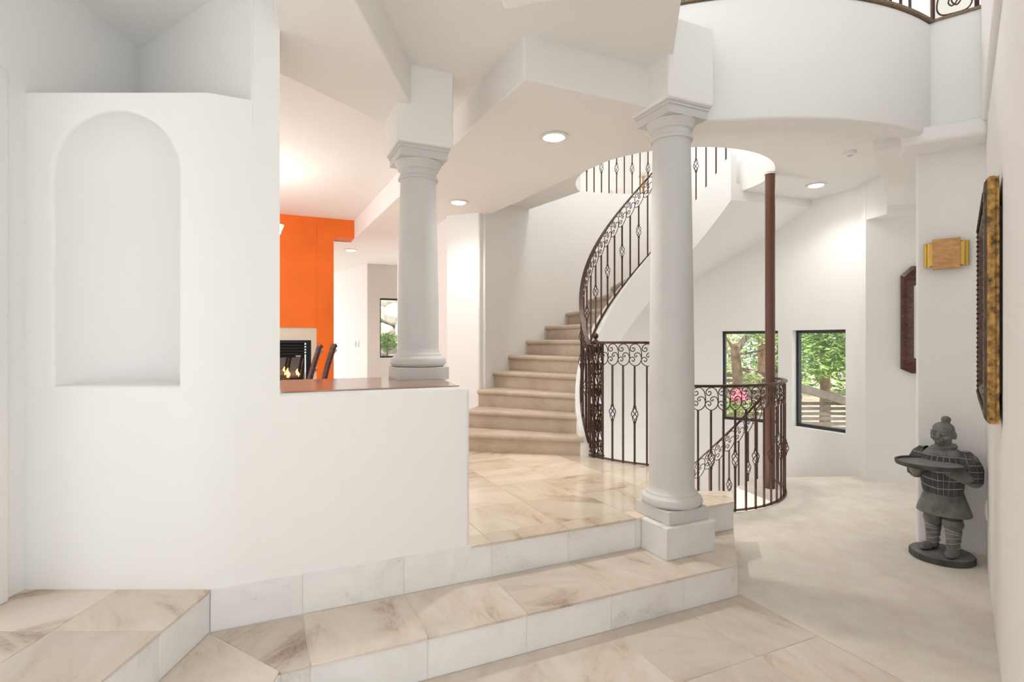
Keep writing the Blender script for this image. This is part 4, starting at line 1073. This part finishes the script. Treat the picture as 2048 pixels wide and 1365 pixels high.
    # armour: vest with apron, shoulder pieces, plates
    def plates(name, fn, nu, nv, gap, th, shrink=.0):
        for i in range(nu):
            for j in range(nv):
                bm = bmesh.new()
                u0, u1 = (i + gap) / nu, (i + 1 - gap) / nu; v0, v1 = (j + gap) / nv, (j + 1 - gap) / nv
                lo = [Vector(fn(u, v, 0)) for u, v in ((u0, v0), (u1, v0), (u1, v1), (u0, v1))]
                hi = [Vector(fn(u, v, th)) for u, v in ((u0 + .006, v0 + .01), (u1 - .006, v0 + .01), (u1 - .006, v1 - .01), (u0 + .006, v1 - .01))]
                A = [bm.verts.new(p) for p in lo]; B_ = [bm.verts.new(p) for p in hi]
                for k in range(4): bm.faces.new((A[k], A[(k + 1) % 4], B_[(k + 1) % 4], B_[k]))
                bm.faces.new(B_); bm.faces.new(A[::-1])
                fin('armour_plate', bm, M['stone_dark'], smooth=False)
    def vest(u, v, o):
        a_ = R(200 + 140 * u); z_ = .420 + .245 * v
        r_ = (.105 + .028 * min(1, v * 1.15)) - (.016 * max(0, v - .85) / .15)
        return ((r_ + .004 + o) * math.cos(a_) * 1.0, (r_ + .004 + o) * math.sin(a_) * .74 - .001, z_ - .02 * (1 - abs(2 * u - 1)) * (1 - v))
    bm = bmesh.new()
    g = [[bm.verts.new(vest(i / 16, j / 8, .001)) for j in range(9)] for i in range(17)]
    for i in range(16):
        for j in range(8): bm.faces.new((g[i][j], g[i + 1][j], g[i + 1][j + 1], g[i][j + 1]))
    fin('vest', bm, M['stone_line'])
    plates('vest', vest, 10, 5, .05, .006)
    for sx in (-1, 1):
        def pad(u, v, o, sx=sx):
            a_ = R(-105 + 210 * u); r_ = (.066 + .004 * math.sin(math.pi * v)) * math.sqrt(max(.05, 1 - (max(0, v - .42) / .62) ** 2)) + o
            z_ = .512 + .192 * v
            x = sx * (.132 - .045 * max(0, v - .4) + r_ * math.cos(a_)); return (x, .004 + r_ * 1.05 * math.sin(a_), z_)
        bm = bmesh.new()
        g = [[bm.verts.new(pad(i / 14, j / 7, .001)) for j in range(8)] for i in range(15)]
        for i in range(14):
            for j in range(7): bm.faces.new((g[i][j], g[i + 1][j], g[i + 1][j + 1], g[i][j + 1]))
        bm.faces.new([g[i][7] for i in range(15)])
        fin('shoulder_guard', bm, M['stone_line'])
        plates('pad', pad, 6, 5, .04, .005)
    # cross-wrapped puttees
    for sx in (-1, 1):
        fx, fy = sx * .062, -.035 if sx > 0 else .0
        for k in range(5):
            z_ = .095 + .024 * k; r_ = .0375 + .0018 * k
            pts = [(fx * .985 + r_ * math.cos(a_), fy + .005 + r_ * math.sin(a_), z_ + .012 * math.sin(a_ * 1 + k)) for a_ in [q * math.pi / 8 for q in range(16)]]
            bm = bmesh.new(); add_tube(bm, pts, .0026, 5, closed=True); fin('leg_wrap', bm, M['stone_line'])
    # tray
    bm = bmesh.new(); add_lathe(bm, [(.165, 0), (.178, .004), (.183, .016), (.183, .028), (.178, .030), (.172, .026), (.169, .012), (.06, .010), (.001, .010)], (.005, -.215, .616), 56); fin('tray', bm, M['stone_dark'], ang=35)
    bm = bmesh.new(); add_lathe(bm, [(.168, .010), (.168, .017), (.05, .0175), (.001, .0175)], (.005, -.215, .616), 56); fin('tray_surface', bm, M['stone_top'], ang=35)
statue()

# ================================================================== UPSTAIRS FURNITURE
M['linen'] = simple('pale_linen', (.74, .70, .64), .9)
ac = thing('armchair', (1.95, 9.3, 3.345), 'pale round-backed armchair upstairs behind the railing', 'armchair')
bm = bmesh.new(); n = 20; rws = []
for k in range(n + 1):
    a_ = math.pi * k / n; rws.append([bm.verts.new((1.95 + r_ * math.cos(a_), 9.3 + .28 + dy, 3.345 + .42 + r_ * 1.05 * math.sin(a_))) for r_, dy in ((.34, 0), (.34, .12), (.02, .12), (.02, 0))])
for A, B_ in zip(rws, rws[1:]):
    for i in range(4): bm.faces.new((A[i], A[(i + 1) % 4], B_[(i + 1) % 4], B_[i]))
bev(from_bm('backrest', bm, M['linen'], ac), .03)
box('seat', (1.95, 9.25, 3.345 + .32), (.66, .62, .20), M['linen'], ac, 0, .05)
for sx in (-1, 1):
    box('armrest', (1.95 + sx * .34, 9.25, 3.345 + .45), (.10, .62, .24), M['linen'], ac, 0, .04)
    for sy in (-1, 1): box('leg', (1.95 + sx * .28, 9.25 + sy * .26, 3.345 + .11), (.04, .04, .22), M['mahog'], ac)
for k, x_ in enumerate((1.2, 2.25, 2.7)):
    o = struct(box('trim_door_casing_upstairs', (x_, 10.57, 4.45), (.10, .05, 2.2), M['white']))
ps = thing('plant_stand', (2.15, 8.9, 3.345), 'slender wooden stand upstairs beside the armchair', 'stand')
bm = bmesh.new(); add_tube(bm, [(2.15, 8.9, 3.345), (2.15, 8.9, 4.10)], [.03, .02], 10); from_bm('post', bm, M['oak'], ps, True)
box('top', (2.15, 8.9, 4.12), (.16, .16, .05), M['linen'], ps, 0, .01)

# ================================================================== OUTDOORS
M['bark'] = simple('bark', (.26, .18, .12), .9, noise=.4, scale=9, bump=.6, bscale=25)
M['leaf'] = simple('green_leaf', (.30, .46, .13), .6, noise=.5, scale=3)
M['leaf2'] = simple('pale_leaf', (.52, .58, .26), .6, noise=.4, scale=3)
M['fence'] = simple('weathered_fence', (.19, .155, .135), .9, noise=.3, scale=12)
M['earth'] = simple('earth', (.50, .40, .31), 1, noise=.3, scale=4)
M['rock'] = simple('pale_rock', (.62, .57, .50), .95, noise=.3, scale=5, bump=.7, bscale=8)
gp = struct(prism('ground', [(-14, 7.6), (-2.6, 10.6), (-1, 11.2), (4.4, 11), (5.6, 4.2), (26, 4), (26, 34), (-14, 34)], -1.3, -0.5, M['earth']))
def leaves(bm, c, rad, n, size, rng, squash=.8):
    for _ in range(n):
        d = Vector((rng.gauss(0, 1), rng.gauss(0, 1), rng.gauss(0, 1))); d = d.normalized() * rad * rng.random() ** .4; d.z *= squash
        p = Vector(c) + d; u = Vector((rng.gauss(0, 1), rng.gauss(0, 1), rng.gauss(0, .7))).normalized(); v = u.orthogonal().normalized()
        s = size * (.6 + .8 * rng.random())
        bm.faces.new([bm.verts.new(q) for q in (p - u * s, p + v * s * .28, p + u * s, p - v * s * .28)])
def tree(base, trunk, limbs, clumps, label, leafmat, seed, size=.07):
    t = thing('tree', base, label, 'tree', 'garden trees outside the windows')
    bm = bmesh.new()
    for pts, r0, r1 in [trunk] + limbs:
        pp = [tuple(v) for v in catmull(pts, 4)]; add_tube(bm, pp, [r0 + (r1 - r0) * i / (len(pp) - 1) for i in range(len(pp))], 8)
    from_bm('trunk', bm, M['bark'], t, True, 70)
    rng = random.Random(seed); bm = bmesh.new()
    for c, rad, n in clumps: leaves(bm, c, rad, n, size, rng)
    o = from_bm('foliage', bm, leafmat, t, recalc=False); o['kind'] = 'stuff'
# positions: rays through the two windows
def ray(px, Y, py): return ((px - 1024) / 1087 * Y, Y, 1.4 + (682.5 - py) / 1087 * Y)
T1 = ray(1650, 11.0, 800)
tree((T1[0], 11.0, -.5), ([(T1[0], 11.0, -.5), (T1[0], 11.0, .8), (T1[0] - .05, 11.0, 1.9), (T1[0] - .1, 11, 4.2)], .11, .04),
     [([(T1[0], 11, 1.0), (T1[0] + .6, 11.2, 1.7), (T1[0] + 1.2, 11.2, 2.3)], .05, .02), ([(T1[0], 11, 1.1), (T1[0] - .5, 10.8, 1.8), (T1[0] - 1.2, 10.8, 2.5)], .05, .02)],
     [((T1[0] + dx, 11 + dy, z), r_, n_) for dx, dy, z, r_, n_ in ((0, -.6, .98, .34, 320), (.42, -.6, .85, .30, 240), (-.36, -.6, .9, .30, 240), (0, -.5, 1.75, .62, 900), (.55, -.5, 1.35, .45, 420), (-.5, -.5, 1.25, .4, 360), (0, -.6, 1.2, .36, 260), (0, 0, 2.4, 1.2, 1200), (.9, .2, 1.75, .7, 700), (-.9, .2, 1.8, .7, 700), (.3, -.3, 1.5, .6, 450), (-.4, .3, 1.45, .5, 350), (1.1, -.1, .45, .32, 220), (.2, .6, 3.0, 1.4, 800))],
     'bushy green tree seen through the window beside the pole', M['leaf'], 11)
T2 = ray(1475, 12.0, 700)
T2b = ray(1503, 12.0, 668)
tree((T2[0], 12.0, -.5), ([(T2[0] + .02, 12, -.5), (T2[0], 12, .6), (T2[0] - .05, 12, 1.18), (T2[0] + .02, 12, 1.30)], .12, .085),
     [([(T2[0] - .02, 12, 1.2), (T2[0] + .14, 12, 1.42), (T2[0] + .36, 12, 1.72), (T2[0] + .7, 12, 2.6)], .075, .04), ([(T2[0] - .04, 12, 1.15), (T2[0] - .2, 12, 1.4), (T2[0] - .5, 12, 1.75)], .045, .015), ([(T2[0], 12, 1.1), (T2[0] + .5, 11.9, 1.2), (T2[0] + .9, 11.9, 1.45)], .03, .012)],
     [((T2[0] + dx, 12.6 + dy, z), r_, n_) for dx, dy, z, r_, n_ in ((0, .4, 2.5, 1.0, 700), (.9, .6, 1.8, .8, 450), (-.8, .6, 2.0, .7, 350), (.3, 1.0, 1.4, .7, 260), (.6, .2, .5, .3, 200))],
     'forked bare-limbed tree seen through the window behind the pole', M['leaf2'], 12)
T3 = ray(1525, 15.0, 700)
tree((T3[0], 15.0, -.5), ([(T3[0], 15, -.5), (T3[0], 15, 2), (T3[0], 15, 5)], .13, .1), [], [((T3[0] + .2, 15.5, 3.2), 2.0, 900), ((T3[0] - 1.2, 16, 2.4), 1.6, 700), ((T3[0] + 2.2, 16, 2.2), 1.6, 800)], 'straight pale tree trunk further back behind the pole', M['leaf2'], 13, .10)
for k, px in enumerate((1430, 1560, 1700)):
    b_ = ray(px, 19, 700); bm = bmesh.new(); rng = random.Random(40 + k)
    t = thing('hedge_tree', (b_[0], 19, -.5), ('pale leafy tree at the back of the garden, ' + ('left', 'middle', 'right')[k] + ' one'), 'tree', 'garden trees outside the windows')
    bm2 = bmesh.new(); add_tube(bm2, [(b_[0], 19, -.6), (b_[0], 19, 2.5)], [.15, .08], 8); from_bm('trunk', bm2, M['bark'], t, True)
    for dx, z in ((0, 1.2), (.8, 2.4), (-.8, 2.2), (0, 3.6), (.5, .3), (-.6, .4)): leaves(bm, (b_[0] + dx, 19.4, z), 1.3, 500, .13, rng)
    o = from_bm('foliage', bm, (M['leaf2'], M['leaf'], M['leaf'])[k], t, recalc=False); o['kind'] = 'stuff'
# slatted fences
def fence(p0, p1, z0, z1, nslat, label, cap=None, posts=(0, .5, 1)):
    t = thing('slat_fence', (*p0, z0), label, 'fence', 'garden fences')
    a_, b_ = Vector(p0), Vector(p1); d = b_ - a_; L_ = d.length; an = math.atan2(d.y, d.x); m = (a_ + b_) / 2
    for k in range(nslat):
        z = z0 + (z1 - z0) * (k + .5) / nslat
        box('slat', (m.x, m.y, z), (L_, .025, (z1 - z0) / nslat * .62), M['fence'], t, an)
    for u in posts:
        q = a_ + d * u; box('post', (q.x, q.y - .05, (z0 + z1) / 2), (.10, .08, z1 - z0 + .1), M['fence'], t, an)
    if cap:
        (q0, c0), (q1, c1) = cap; bm = bmesh.new(); add_tube(bm, [(q0[0], q0[1], c0), (q1[0], q1[1], c1)], .085, 4); from_bm('sloping_rail', bm, M['fence'], t)
f0, f1 = ray(1592, 8.6, 840), ray(1720, 8.6, 840)
c0, c1 = ray(1598, 8.55, 775), ray(1700, 8.55, 806)
fence((f0[0] - .3, 8.6), (f1[0] + .6, 8.6), -.35, .45, 10, 'brown slatted fence seen low through the window beside the pole', ((c0[:2], c0[2]), (c1[:2], c1[2])), (.05, .62, 1))
g0, g1 = ray(1425, 13.5, 760), ray(1560, 13.5, 760)
c0, c1 = ray(1483, 13.4, 740), ray(1560, 13.4, 757)
fence((g0[0] - .4, 13.6), (g1[0] + .6, 13.6), -.5, .62, 8, 'weathered fence seen through the window behind the pole', ((c0[:2], c0[2]), (c1[:2], c1[2])), (.1, .5, .9))
fl_ = ray(1470, 10.5, 790)
fb_ = thing('flower_bush', (fl_[0], 10.5, -.5), 'bush with pink blossoms seen through the round railing', 'bush')
rng = random.Random(5); bm = bmesh.new(); leaves(bm, (fl_[0], 10.5, fl_[2] - .25), .34, 260, .06, rng); o = from_bm('foliage', bm, M['leaf'], fb_, recalc=False); o['kind'] = 'stuff'
bm = bmesh.new(); leaves(bm, (fl_[0] - .03, 10.3, fl_[2]), .17, 160, .05, rng); o = from_bm('blossoms', bm, simple('pink_blossom', (.85, .25, .40), .6), fb_, recalc=False); o['kind'] = 'stuff'
bm = bmesh.new(); add_tube(bm, [(fl_[0], 10.5, -.52), (fl_[0], 10.5, fl_[2] - .2)], .02, 6); from_bm('stem', bm, M['bark'], fb_)
# rocky bank beyond the far room
rng = random.Random(21)
bank = []
for i in range(2, 8):
    for j in range(1, 8):
        bm = bmesh.new(); x_ = -6.2 + i * .62 + .3 * (j % 2) + rng.uniform(-.1, .1); z_ = -.45 + j * .42; y_ = 13.0 + j * .35 - .1 * i + rng.uniform(-.1, .1); r_ = rng.uniform(.30, .44)
        bmesh.ops.create_icosphere(bm, subdivisions=2, radius=1, matrix=Matrix.Translation((x_, y_, z_)) @ Matrix.Rotation(rng.random() * 6, 4, 'Z') @ Matrix.Diagonal((r_ * 1.15, r_, r_ * .8, 1)))
        for v in bm.verts: v.co += Vector((rng.gauss(0, .025), rng.gauss(0, .025), rng.gauss(0, .025)))
        o = from_bm('boulder', bm, M['rock']); tag(o, 'pale boulder of the rocky bank outside the far window', 'boulder', 'boulders of the rocky bank')
sb = ray(772, 11.6, 690)
sh = thing('shrub', (sb[0], 11.6, -.5), 'dark green shrub outside the far window', 'shrub')
bm = bmesh.new(); leaves(bm, (sb[0], 11.6, sb[2] + .06), .26, 240, .07, rng); o = from_bm('foliage', bm, M['leaf'], sh, recalc=False); o['kind'] = 'stuff'
bm = bmesh.new(); add_tube(bm, [(sb[0], 11.6, -.52), (sb[0] + .03, 11.6, sb[2])], .02, 6); from_bm('stem', bm, M['bark'], sh)

# ================================================================== labels of the setting
LB = {'floor_lower_level': 'carpet floor of the storey below the stair well', 'wall_well': 'white wall lining the round stair well below the floor edge',
 'wall_ledge_back': 'white wall behind the ledge above the niche', 'wall_left_header': 'white wall above the side doorway at the far left', 'wall_left_near': 'white wall beside the side doorway near the entry',
 'wall_entry_lightblock': 'unseen wall band behind the viewpoint, added to cut the entry light', 'ceiling_void_lightblock': 'unseen high ceiling over the balcony and open hall, added to block sky and sun', 'wall_corridor_sunblock': 'unseen corridor wall behind the wall end with the chime, added to block sun',
 'wall_right_upper': 'thicker upper part of the right wall beside the balcony', 'wall_back_right': 'white wall with the dark wooden mirror', 'wall_hall': 'white hall wall with the wooden door',
 'wall_orange_header': 'orange strip of wall over the passage to the far room', 'wall_orange_upper': 'orange wall above the fireplace', 'wall_orange_side': 'orange wall left of the fireplace',
 'wall_far_left': 'white far room wall with two switch plates', 'wall_far': 'greyish far room wall left of its window', 'wall_far_side': 'greyish far room wall right of its window',
 'wall_far_below': 'greyish wall below the far room window', 'wall_far_above': 'greyish wall above the far room window', 'ceiling_beam_near': 'corner of a dropped ceiling box at the top edge',
 'ceiling_block': 'square white block on top of the near column', 'ceiling_block_far': 'square white block on top of the far column', 'ceiling_ring': 'curved underside behind the balcony front',
 'trim_balcony': 'brown carpet edging along the balcony top', 'wall_balcony_end': 'flat white wall piece right of the curved balcony', 'trim_balcony_end': 'brown carpet edging on the flat balcony end',
 'ceiling_beam_stub': 'white rounded beam above the wall end with the chime', 'ceiling_beam_side': 'white dropped ceiling running back beside the wall end', 'ceiling_corner': 'small dropped ceiling corner above the dark wooden mirror',
 'floor_upstairs': 'carpet floor upstairs beyond the stair wall', 'wall_upstairs': 'white back wall of the upstairs room', 'wall_upstairs_right': 'white upstairs wall behind the balcony railing',
 'wall_upstairs_mid': 'white slanting upstairs wall beyond the stairs', 'ground': 'bare earth of the garden outside the windows'}
CT = {'wall': 'wall', 'floor': 'floor', 'ceiling': 'ceiling', 'trim': 'trim', 'window': 'window', 'door': 'door', 'ground': 'ground'}
n_up = 0
for o in COL.objects:
    if o.parent is None and o.get('kind') == 'structure':
        if 'label' not in o and o.name in LB: o['label'] = LB[o.name]
        if o.name.startswith('trim_door_casing_upstairs'):
            o['label'] = 'white door casing upstairs, ' + ('left', 'middle', 'right')[n_up] + ' of the three'; n_up += 1
        if 'category' not in o: o['category'] = CT[o.name.split('_')[0].split('.')[0]]
        if 'label' not in o: print('NOLABEL', o.name)
